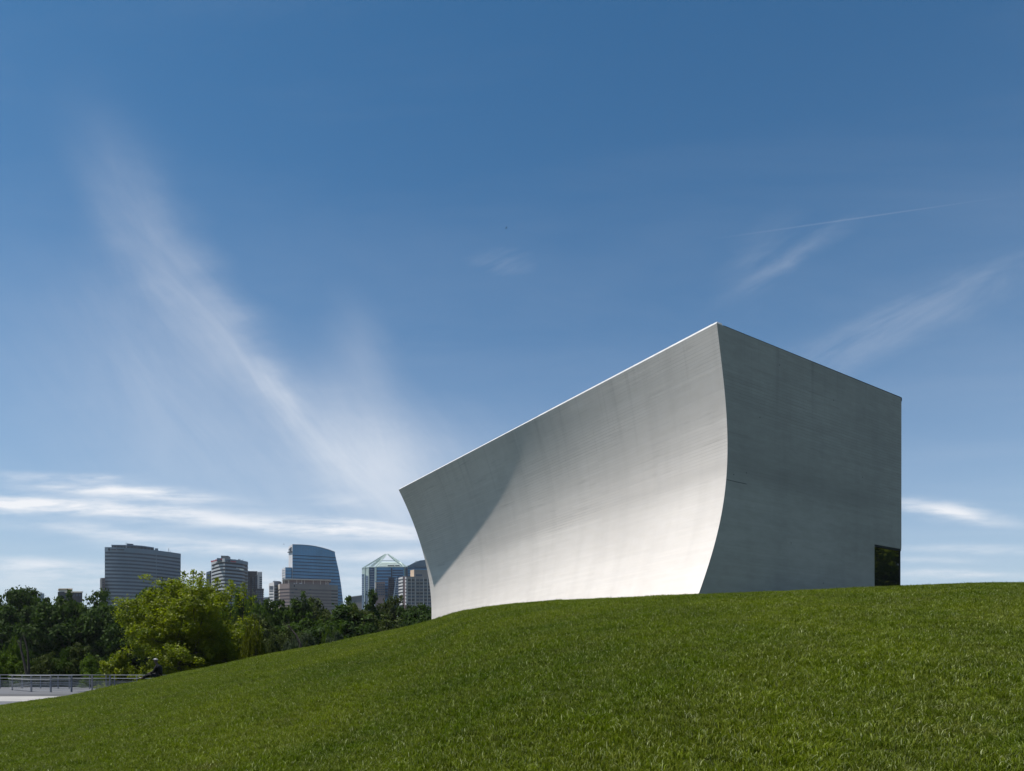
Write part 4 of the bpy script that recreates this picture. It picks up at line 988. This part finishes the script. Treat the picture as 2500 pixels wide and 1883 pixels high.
def pink_block():
    t = thing('office_block', 'pink-brown stone office block with a columned rooftop storey before the blue glass tower', 'building', (xat(750, 700), 700, GZ))
    fa = Facade(677.5, 716, 683.2, 703); fb = Facade(683.2, 703, 707.3, 698); fc = Facade(707.3, 698, 825, 712)
    pts = [fa.pt(677.5, 0), fa.pt(683.2, 0), fb.pt(707.3, 0), fc.pt(825, 0)]; zt = zat(1425.8, 700)
    prism_body(t, 'body', [(p.x, p.y) for p in pts] + [(pts[-1].x - 7, pts[-1].y + 22), (pts[0].x - 7, pts[0].y + 22)], zt, M['pinkdark'])
    per = 7.9
    for f, x0, x1, m in ((fa, 677.5, 683.2, M['cream']), (fb, 683.2, 707.3, M['pinkstone']), (fc, 707.3, 808, M['pinkstone']), (fc, 808.3, 825, M['greystone'])):  # left face takes cream to paint in its sunlit look
        A = f.pt(x0, 0); B = f.pt(x1, 0)
        f.strip(g := Geo(), x0, x1, zat(1437.5, 700), zt + .2); g.obj('parapet_band', m, t)
        for k in range(9):
            z1 = zat(1441.6 + per * k, 700); f.strip(g := Geo(), x0, x1, z1 - (4.0 if f is not fc or x0 > 800 else 4.6) / F * 700, z1); g.obj('spandrel', m, t)
    for k in range(4):
        for j in range(9 if k % 2 else 11):
            x = 712 + j * (10 if k % 2 else 8.6); g = Geo(); fc.rect(g, x, 1438.3 + per * k, x + 5, 1440.8 + per * k, .2, 0); g.obj('window', M['gl_grey'] if (j + k) % 4 == 1 else M['pinkdark'], t)
    for k in range(5): fc.strip(g := Geo(), 809, 824, zat(1446 + per * k, 705), zat(1440.8 + per * k, 705), .05); g.obj('dark_window_row', M['gl_dark'], t)
    # rooftop storey: slab, columns, brown panels
    fr = Facade(690, 706, 808, 720)
    g = Geo(); fr.rect(g, 699, 1413.3, 808, 1415.6, 1.5, 12, 1416, 1418); g.obj('roof_slab', M['cream'], t)
    g = Geo(); fr.rect(g, 690.5, 1414, 703, 1417, 1.5, 12, 1413); g.obj('roof_slab', M['cream'], t)
    g = Geo(); fr.rect(g, 690, 1415.5, 804, 1428, -1.5, 10, 1417.5, 1428); g.obj('rooftop_panel_wall', M['pinkstone'], t)
    for x in (690, 694, 703, 704.6, 724, 736, 743, 764, 782, 795, 800): g = Geo(); fr.rect(g, x, 1415.2, x + 1.3, 1428, .4, 1); g.obj('column', M['cream'], t)
    for x, w in ((717, 3.2), (722, 2.6), (731, 4), (735.5, 2), (795, 2)): g = Geo(); fc.rect(g, x, 1423.5, x + w, 1425.6, -1, 2); g.obj('roof_unit', M['whitestone'], t)
    g = Geo(); fc.rect(g, 717.5, 1429, 720, 1433, .6, 0); g.obj('emblem', M['ink'], t)
pink_block()

def banded_left():
    t, f = simple_block('white and grey banded block at the left end of the pink-brown stone block', 657, 669, 720, 1424.5, M['whitestone'], 1421, depth=14, D1=706)
    for k in range(5):
        for j in range(5):
            g = Geo(); x = 658 + j * 2.1; y = (1431 if k == 0 else 1442 + 7.2 * (k - 1)) ; f.rect(g, x, y, x + 1.4, y + (9 if k == 0 else 3.4), .2, 0); g.obj('window', M['gl_grey'], t)
    f2 = Facade(669.2, 706, 680, 714); g = Geo(); f2.rect(g, 669.2, 1421.5, 680, 1500, 0, 12); g.obj('dark_side', M['spandrel'], t)  # grey side, darker than the white front
    for k in range(6): g = Geo(); y = 1429.5 + 7.3 * k; f2.rect(g, 670.2, y, 679.6, y + 4, .25, 0); g.obj('window_band', M['gl_dark'], t)
    g = Geo(); f2.rect(g, 673, 1418.8, 688, 1424, -3, 8); g.obj('plant_room', M['greystone'], t)
    for px, y in ((669.5, 1416), (673.5, 1416.5)): g = Geo(); g.bar(at(px, 1424, 712), at(px, y, 712), .25); g.obj('roof_mast', M['spandrel'], t)
banded_left()

def pyramid_tower():
    t = thing('glass_tower', 'blue glass tower crowned by an open pale green steel pyramid', 'building', (xat(940, 780), 780, GZ))
    f0 = Facade(884, 806, 901, 788); f1 = Facade(901, 786, 915, 780); f2 = Facade(915, 776, 986, 776); f3 = Facade(986, 778, 995, 786)
    def body(f, x0, y0, x1, y1, m, dep=16, name='curtain_wall', out=0): g = Geo(); f.slab(g, [(x0, y0), (x1, y1), (x1, 1500), (x0, 1500)], out, dep); return g.obj(name, m, t)
    body(f0, 884, 1388, 901, 1384.6, M['mint']); body(f1, 901.5, 1385, 914.5, 1385, M['gl_deep'], 10); body(f2, 915, 1385, 986, 1385, M['gl_blue'], 24); body(f3, 986, 1384, 995.5, 1385, M['gl_deep'], 12)
    g = Geo(); f0.slab(g, [(884, 1402), (892, 1402), (892, 1405), (900.5, 1406.5), (900.5, 1500), (884, 1500)], .3, 0); g.obj('dark_glass_panel', M['gl_deep'], t)
    for k in range(9): g = Geo(); y = 1408 + 4.6 * k; f0.rect(g, 884.5, y + 1, 900, y + 2.4, .5, 0, y, y + 1.3); g.obj('spandrel', M['spandrel'], t)
    for f, x, w, y in ((f0, 891.4, 1.2, 1386), (f1, 900.8, 1.4, 1385), (f2, 915, 4.2, 1384), (f3, 986, 1.6, 1385)):
        g = Geo(); f.rect(g, x, y, x + w, 1500 if w < 4 else 1420, .9, 0); g.obj('mullion', M['mint'], t)
    for k in range(9): g = Geo(); y = 1392.5 + 7.5 * k; f2.rect(g, 919.5, y, 954, y + 3.2, .35, 0); g.obj('floor_band', M['gl_deep'], t)
    for k in range(9): g = Geo(); y = 1391.5 + 6.0 * k; f2.rect(g, 958.5, y, 984, y + 3.6, .35, 0); g.obj('floor_band', M['gl_deep'], t)
    for k in range(9): g = Geo(); y = 1389 + 6.0 * k; f3.rect(g, 990, y, 995, y + 3.6, .35, 0); g.obj('window', M['ink'], t)
    for k in range(10): g = Geo(); y = 1390 + 6.0 * k; f1.rect(g, 902.8, y, 913.4, y + 1.0, .35, 0); g.obj('floor_line', M['spandrel'], t)
    g = Geo(); f2.rect(g, 955, 1387, 957.6, 1440, .5, 0); g.obj('recess_shade_strip', M['ink'], t)  # not cut in: dark colour alone gives the recess its shade
    # sloping lower roof under the frame
    q = [f2.pt(918, 1385), f2.pt(987, 1385)]; z0 = zat(1385, 776); z1 = zat(1371.5, 784)
    A, B = q; C = Vector((xat(978, 786), 786, z1)); D_ = Vector((xat(930.5, 786), 786, z1)); A.z = B.z = z0
    g = Geo(); back = Vector((0, 22, 0)); g.v += [tuple(v) for v in (A, B, C, D_, A + back, B + back, C + back * .5, D_ + back * .5)]
    g.f += [(0, 1, 2, 3), (4, 7, 6, 5), (3, 2, 6, 7), (0, 3, 7, 4), (1, 5, 6, 2), (0, 4, 5, 1)]; g.obj('lower_roof', M['mint'], t)
    for k in range(4):
        u = .2 + k * .2; g = Geo(); a = A.lerp(D_, u); b = B.lerp(C, u); g.bar(a + Vector((1, -.4, 0)), b + Vector((-1, -.4, 0)), .5); g.obj('roof_louvre', M['spandrel'], t)
    text_on(Facade(915, 775, 986, 775), 'DELOITTE TOUCHE', 947, 1383.2, 2.2, 29, M['ink'], t, bold=.03, out=.9) if False else None
    for k, (x, w) in enumerate(((947, 16), (965, 11))): g = Geo(); f2.rect(g, x, 1381.2, x + w, 1383.2, 1.2, 0); g.obj('sign_letters', M['ink'], t)
    # pyramid ribs: double chords with rungs
    ap = Vector((xat(945, 800), 800, zat(1350.8, 800)))
    feet = [(884, 1388, 806), (901, 1385, 788), (916, 1384.5, 776), (986.5, 1384.5, 776), (995.5, 1385, 790), (984, 1385, 822), (906, 1385, 824)]
    F3 = [at(*q) for q in feet]
    for k, p in enumerate(F3):
        e = ap + (p - ap).normalized() * 2.2; side = (p - ap).cross(Vector((0, 0, 1))).normalized() * .75; dn = Vector((0, 0, -1.1))
        g = Geo()
        for s in (-1, 1): g.bar(p + side * s, e + side * s, .42)
        g.bar(p + dn, e + dn, .35); n = 13
        for j in range(n): u, v = p.lerp(e, j / n), p.lerp(e, (j + .5) / n); g.bar(u + side, v - side, .22); g.bar(u + dn, v + side * (1 if j % 2 else -1), .2)
        g.obj('pyramid_rib', M['mint'], t)
    for a, b in ((2, 3), (1, 2), (0, 1), (3, 4), (4, 5), (5, 6), (6, 0)):
        g = Geo(); g.bar(F3[a], F3[b], .7); g.obj('eaves_beam', M['mint'], t)
    for u in (.45,):
        g = Geo(); pts = [p.lerp(ap, u) for p in F3]
        for a in range(7): g.bar(pts[a], pts[(a + 1) % 7], .3)
        g.obj('ring_beam', M['mint'], t)
    # dark bay and brown reflection at the foot
pyramid_tower()

def domed_block():
    t = thing('glass_tower', 'blue glass block with a curved grey roof just left of the pavilion edge', 'building', (xat(1020, 800), 800, GZ))
    f = Facade(994, 800, 1075, 812)
    g = Geo(); f.slab(g, [(995.5, 1386), (1060, 1386.5), (1060, 1500), (995.5, 1500)], 0, 26); g.obj('curtain_wall', M['gl_blue'], t)
    arc = [(991.5, 1382.8), (1000, 1380), (1008, 1375.6), (1016, 1371.6), (1026, 1368.6), (1040, 1367), (1056, 1367)]
    g = Geo(); f.slab(g, arc + [(1060, 1383), (998, 1385)], .6, 26); g.obj('curved_roof', M['spandrel'], t)
    g = Geo(); f.slab(g, arc[:2] + [(1000, 1381.2), (992, 1384)], 1.2, 20); g.obj('roof_edge', M['whitestone'], t)
    for k in range(6): g = Geo(); y = 1387.5 + 6.2 * k; f.rect(g, 995.8, y, 1058, y + 1.5, .35, 0); g.obj('floor_line', M['line_blue'], t)
    g = Geo(); g.bar(at(1015.5, 1374, 800), at(1015.5, 1369.5, 800), .8); g.obj('roof_vent', M['spandrel_l'], t)
domed_block()

def grid_block():
    t = thing('office_block', 'grey office block with a grid of small windows and white bars on its corner', 'building', (xat(1020, 690), 690, GZ))
    f = Facade(993, 690, 1062, 697); z = 1408
    g = Geo(); f.slab(g, [(993, z), (1075, z + 1), (1075, 1500), (993, 1500)], 0, 22); g.obj('body', M['greystone'], t)
    fl = Facade(973, 712, 984.5, 697); g = Geo(); fl.slab(g, [(973, 1411), (984.5, 1407), (984.5, 1500), (973, 1500)], 0, 8); g.obj('corner_body', M['gl_dark'], t)
    fm = Facade(984.5, 697, 993, 690); g = Geo(); fm.slab(g, [(984.5, 1407), (993, 1407.5), (993, 1500), (984.5, 1500)], -.2, 5); g.obj('dark_bay', M['pinkdark'], t)
    for k in range(9): g = Geo(); y = 1408.6 + 7.9 * k; fl.rect(g, 974, y + 3, 984.3, y + 6.2, .5, 0, y, y + 4.8); g.obj('white_bar', M['whitestone'], t)
    for k in range(9): g = Geo(); y = 1409 + 7.9 * k; fm.rect(g, 990.8, y, 993, y + 5, .8, 0); g.obj('corner_panel', M['whitestone'], t)
    for k in range(9):
        for x, w in ((996, 7), (1005, 7), (1016.5, 7.2), (1025.5, 7.2), (1035.5, 7), (1045, 7)):
            y = 1414.5 + 8.1 * k
            if y > 1480: continue
            g = Geo(); f.rect(g, x, y, x + w, y + 4, .0, -.25 + .35); 
            fr = f; g = Geo(); fr.rect(g, x, y, x + w, y + 4.2, .12, 0); g.obj('window', M['gl_grey'] if (k * 7 + int(x)) % 3 else M['gl_dark'], t)
    for x in (993.6, 1003.6, 1013.4, 1033.4, 1043, 1052.6): g = Geo(); f.rect(g, x, 1410.5, x + 1.0, 1482, .45, 0); g.obj('pier', M['spandrel_l'], t)
    fu = Facade(1011, 694, 1062, 699); g = Geo(); fu.slab(g, [(1011, 1391), (1075, 1392), (1075, 1409), (1011, 1409)], 0, 14); g.obj('upper_block', M['greystone'], t)
    fv = Facade(1002, 704, 1011, 694); g = Geo(); fv.slab(g, [(1002, 1392.6), (1011, 1391), (1011, 1408), (1002, 1408)], 0.05, 4); g.obj('tan_side', M['tan'], t)
    for k in range(7): g = Geo(); fu.rect(g, 1015.5 + k * 2.2, 1402.5, 1017.2 + k * 2.2, 1407, .25, 0); g.obj('window', M['gl_deep'], t)
    g = Geo(); f.rect(g, 1000, 1478, 1075, 1490, 2, 0); g.obj('base_band', M['greystone'], t)
grid_block()

def slanted():
    t = thing('glass_tower', 'narrow glass building with a slanted left edge in front of the pyramid topped tower', 'building', (xat(962, 730), 730, GZ))
    f = Facade(948, 735, 975, 728)
    g = Geo(); f.slab(g, [(971, 1407), (975, 1408), (975, 1500), (956, 1500), (959, 1468), (963, 1432), (967, 1414)], 0, 14); g.obj('curtain_wall', M['gl_deep'], t)
    for k in range(12):
        y = 1413 + 5.5 * k; xl = float(np.interp(y, [1407, 1414, 1432, 1468, 1500], [971, 967, 963, 959, 956])) + .6
        g = Geo(); f.rect(g, xl, y, 973, y + .9, .3, 0); g.obj('floor_line', M['spandrel'], t)
    g = Geo(); f.slab(g, [(967.6, 1411), (969, 1411), (961, 1470), (959.5, 1470)], .35, 0); g.obj('edge_mullion', M['spandrel'], t)
    t, f = simple_block('nearly black narrow tower between the pyramid topped tower and the slanted glass building', 948.5, 963, 742, 1410.5, M['ink'])
    for k in range(12): g = Geo(); f.rect(g, 949, 1414 + 5 * k, 962.5, 1414.6 + 5 * k, .3, 0); g.obj('floor_line', M['gl_grey'], t)
    t, f = simple_block('brown block with a pale left edge at the foot of the pyramid topped tower', 916, 940, 750, 1421.5, M['pinkdark'], 1420)
    g = Geo(); f.rect(g, 915.5, 1422, 918.6, 1437, .5, 2); g.obj('pale_edge', M['cream'], t)
    for k in range(5):
        for x in (920, 925, 930, 935): g = Geo(); f.rect(g, x, 1426 + 6 * k, x + 3.6, 1428.6 + 6 * k, .25, 0); g.obj('window', M['gl_deep'], t)
slanted()
t, f = simple_block('long low flat roof between the blue glass tower and the pyramid topped tower', 846, 900, 900, 1459, M['greystone'], 1452)
g = Geo(); f.rect(g, 846, 1458, 900, 1459.5, .8, 4, 1451, 1452.4); g.obj('roof_edge', M['whitestone'], t)

# ------------------------------------------------------------------ birds
def bird(label, px, py, D, span, yaw):
    c = at(px, py, D); t = thing('bird', label, 'bird', c, 'birds in flight'); s = span
    g = Geo(); d = Vector((math.cos(yaw), math.sin(yaw), 0)); w = Vector((-math.sin(yaw), math.cos(yaw), 0)); up = Vector((0, 0, 1))
    g.tube([c - d * s * .22, c - d * s * .12, c, c + d * s * .14, c + d * s * .22], [s * .015, s * .035, s * .055, s * .035, s * .008], 7); g.obj('body', M['ink'], t)
    for q in (-1, 1):
        g = Geo(); a, b = c + d * s * .08, c - d * s * .08; e = c + w * q * s * .26 + up * s * .1 + d * s * .06; f_ = c + w * q * s * .26 + up * s * .1 - d * s * .08; tip = c + w * q * s * .5 + up * s * .05 - d * s * .08
        th = up * s * .008
        g.prism([a, e, tip, f_, b], [v + th for v in (a, e, tip, f_, b)]); g.obj('wing', M['ink'], t)
bird('tiny dark bird high in the blue sky above the middle of the picture', 1236, 557, 160, .9, .4)
bird('tiny gliding bird just left of the top of the blue glass tower', 693, 1329, 300, 1.4, .3)
bird('tiny dark bird low in the white cloud beside the left corner of the pavilion', 1001, 1302, 260, .7, 1.2)

# ------------------------------------------------------------------ the sitting person
M['cloth'] = mat('black_jacket_cloth', (0.007, 0.007, 0.008), 0.7, 0.0, 0.15, noise=20, var=0.3)
M['trouser'] = mat('dark_trouser_cloth', (0.009, 0.009, 0.010), 0.7, 0.0, 0.15, noise=20, var=0.3)
M['skin'] = mat('skin', (0.075, 0.045, 0.035), 0.5)
M['hair'] = mat('dark_hair', (0.008, 0.007, 0.006), 0.5)
M['cap'] = mat('light_grey_cap', (0.16, 0.16, 0.165), 0.5)
M['shoe'] = mat('black_shoe', (0.012, 0.012, 0.012), 0.4)

def skinned(name, verts, edges, rad, m, parent, root=0, sub=1):
    me = bpy.data.meshes.new(name); me.from_pydata(verts, edges, []); o = bpy.data.objects.new(name, me); COL.objects.link(o)
    md = o.modifiers.new('skin', 'SKIN'); md.use_smooth_shade = True
    if not me.skin_vertices: me.skin_vertices.new() if hasattr(me.skin_vertices, 'new') else None
    for i, r_ in enumerate(rad): v = me.skin_vertices[0].data[i]; v.radius = (r_, r_) if not isinstance(r_, tuple) else r_; v.use_root = (i == root)
    sb = o.modifiers.new('sub', 'SUBSURF'); sb.levels = sub; sb.render_levels = sub
    dg = bpy.context.evaluated_depsgraph_get(); me2 = bpy.data.meshes.new_from_object(o.evaluated_get(dg)); bpy.data.objects.remove(o)
    me2.materials.clear(); me2.materials.append(m); o2 = bpy.data.objects.new(name, me2); link(o2, parent); return o2

def person():
    D = 32.0; X = xat(389, D); z = float(terrain(X, D)) + 0.01
    t = thing('person', 'person in dark clothes and a light cap sitting on the grass slope facing left', 'person', (X, D, z))
    # local frame: -x is where the person faces; y is left/right of the body
    S = [('pel', (0, 0, .11)), ('waist', (-.01, 0, .27)), ('chest', (-.03, 0, .45)), ('neck0', (-.07, 0, .60)), ('neck', (-.11, 0, .66)), ('head0', (-.145, 0, .72)), ('head1', (-.16, 0, .80)), ('head2', (-.155, 0, .865))]
    V = [s[1] for s in S]; E = [(i, i + 1) for i in range(7)]; Rr = [.115, .105, .12, .065, .048, .062, .088, .072]
    def add(p, r_, to): V.append(p); Rr.append(r_); E.append((to, len(V) - 1)); return len(V) - 1
    hands = []
    for s in (-1, 1):
        hip = add((-.05, s * .10, .10), .095, 0); knee = add((-.40, s * .13, .20 + .02 * s), .058, hip); ank = add((-.74, s * .12, .02), .036, knee); add((-.83, s * .13, .0), .03, ank)
        sh = add((-.05, s * .17, .545), .058, 2); el = add((-.14, s * .22, .30), .042, sh); wr = add((-.36, s * .13, .26), .028, el); hd = add((-.42, s * .11, .245), .026, wr); hands.append(Vector(V[hd]))
    body = skinned('body', V, E, Rr, M['skin'], t, 0, 2)
    # ten separate fingers curled over the knees
    for h, s in zip(hands, (-1, 1)):
        for k in range(4):
            L = (.060, .068, .064, .050)[k]; y = (k - 1.5) * .017
            skinned('finger', [tuple(h + Vector((.01, y, 0))), tuple(h + Vector((-L * .5, y, .006))), tuple(h + Vector((-L, y, -.012))), tuple(h + Vector((-L * 1.2, y, -.035)))], [(0, 1), (1, 2), (2, 3)], [.009, .009, .008, .006], M['skin'], t)
        skinned('thumb', [tuple(h + Vector((.02, -s * .02, 0))), tuple(h + Vector((-.01, -s * .04, 0))), tuple(h + Vector((-.035, -s * .045, -.01)))], [(0, 1), (1, 2)], [.011, .010, .008], M['skin'], t)
    J = [(0, 0, .14), (-.01, 0, .28), (-.03, 0, .45), (-.06, 0, .575), (-.085, 0, .62)]; E = [(0, 1), (1, 2), (2, 3), (3, 4)]; Rj = [.15, .15, .165, .10, .07]
    for s in (-1, 1):
        o = len(J); J += [(-.05, s * .172, .55), (-.14, s * .222, .30), (-.33, s * .14, .262)]; Rj += [.075, .058, .043]; E += [(2, o), (o, o + 1), (o + 1, o + 2)]
    skinned('jacket', J, E, Rj, M['cloth'], t, 0, 2)
    J = [(0, 0, .10)]; E = []; Rj = [.135]
    for s in (-1, 1):
        o = len(J); J += [(-.06, s * .10, .10), (-.40, s * .13, .20 + .02 * s), (-.70, s * .12, .045)]; Rj += [.108, .074, .055]; E += [(0, o), (o, o + 1), (o + 1, o + 2)]
    skinned('trousers', J, E, Rj, M['trouser'], t, 0, 2)
    for s in (-1, 1): skinned('shoe', [(-.72, s * .12, .012), (-.78, s * .125, .0), (-.88, s * .135, .015)], [(0, 1), (1, 2)], [.045, .046, .038], M['shoe'], t)
    # face
    hc = Vector((-.16, 0, .80))
    skinned('nose', [tuple(hc + Vector((-.085, 0, .01))), tuple(hc + Vector((-.108, 0, -.012)))], [(0, 1)], [.010, .012], M['skin'], t)
    for s in (-1, 1):
        skinned('ear', [tuple(hc + Vector((.005, s * .085, .012))), tuple(hc + Vector((.005, s * .092, -.02)))], [(0, 1)], [.014, .010], M['skin'], t)
        skinned('eye', [tuple(hc + Vector((-.078, s * .032, .012))), tuple(hc + Vector((-.082, s * .032, .012)))], [(0, 1)], [.008, .007], M['hair'], t)
    skinned('mouth', [tuple(hc + Vector((-.083, -.02, -.045))), tuple(hc + Vector((-.083, .02, -.045)))], [(0, 1)], [.005, .005], M['hair'], t)
    skinned('hair', [tuple(hc + Vector((.03, 0, -.04))), tuple(hc + Vector((.025, 0, .03))), tuple(hc + Vector((-.005, 0, .055)))], [(0, 1), (1, 2)], [.065, .085, .075], M['hair'], t, 0, 2)
    # cap: rounded crown and peak
    g = Geo(); n = 18; c = hc + Vector((0, 0, .05)) + Vector((X, D, z)); rows = []
    for i in range(6):
        a = i / 5 * math.pi / 2 * .98; rr = math.cos(a); zz = math.sin(a) * .075; o = len(g.v)
        for k in range(n): th = 2 * math.pi * k / n; g.v.append((c.x + .108 * rr * math.cos(th), c.y + .092 * rr * math.sin(th), c.z + zz + .10 * (.0) - .12 * rr * math.cos(th) * .12))
        rows.append(o)
    for i in range(5):
        for k in range(n): g.f.append((rows[i] + k, rows[i] + (k + 1) % n, rows[i + 1] + (k + 1) % n, rows[i + 1] + k))
    g.f.append(tuple(rows[-1] + k for k in range(n))); cap = g.obj('cap', M['cap'], t, True)
    g = Geo(); pk = [c + Vector((-.09 - .075 * math.cos(th), .075 * math.sin(th), .006 + .0)) for th in np.linspace(-math.pi / 2, math.pi / 2, 9)]
    g.prism([p for p in pk], [p + Vector((0, 0, .008)) for p in pk]); g.obj('cap_peak', M['cap'], t)
person()


# ------------------------------------------------------------------ summer haze over the river
def haze():
    g = Geo(); b = [(-1100, -90, -4.2), (700, -90, -4.2), (700, 1000, -4.2), (-1100, 1000, -4.2)]
    g.prism(b, [(x, y, 152) for x, y, z in b]); m = bpy.data.materials.new('haze_air'); m.use_nodes = True; T = NT(m.node_tree); T.n.clear()
    v = T.new('ShaderNodeVolumePrincipled', inp={'Color': (0.80, 0.88, 0.97, 1), 'Density': HAZE, 'Anisotropy': 0.2}); o = T.new('ShaderNodeOutputMaterial'); T.l.new(v.outputs[0], o.inputs['Volume'])
    h = g.obj('haze', m); tag(h, 'thin pale summer haze in the air over the whole view', 'haze', kind='stuff')
HAZE = 0.00007
haze()
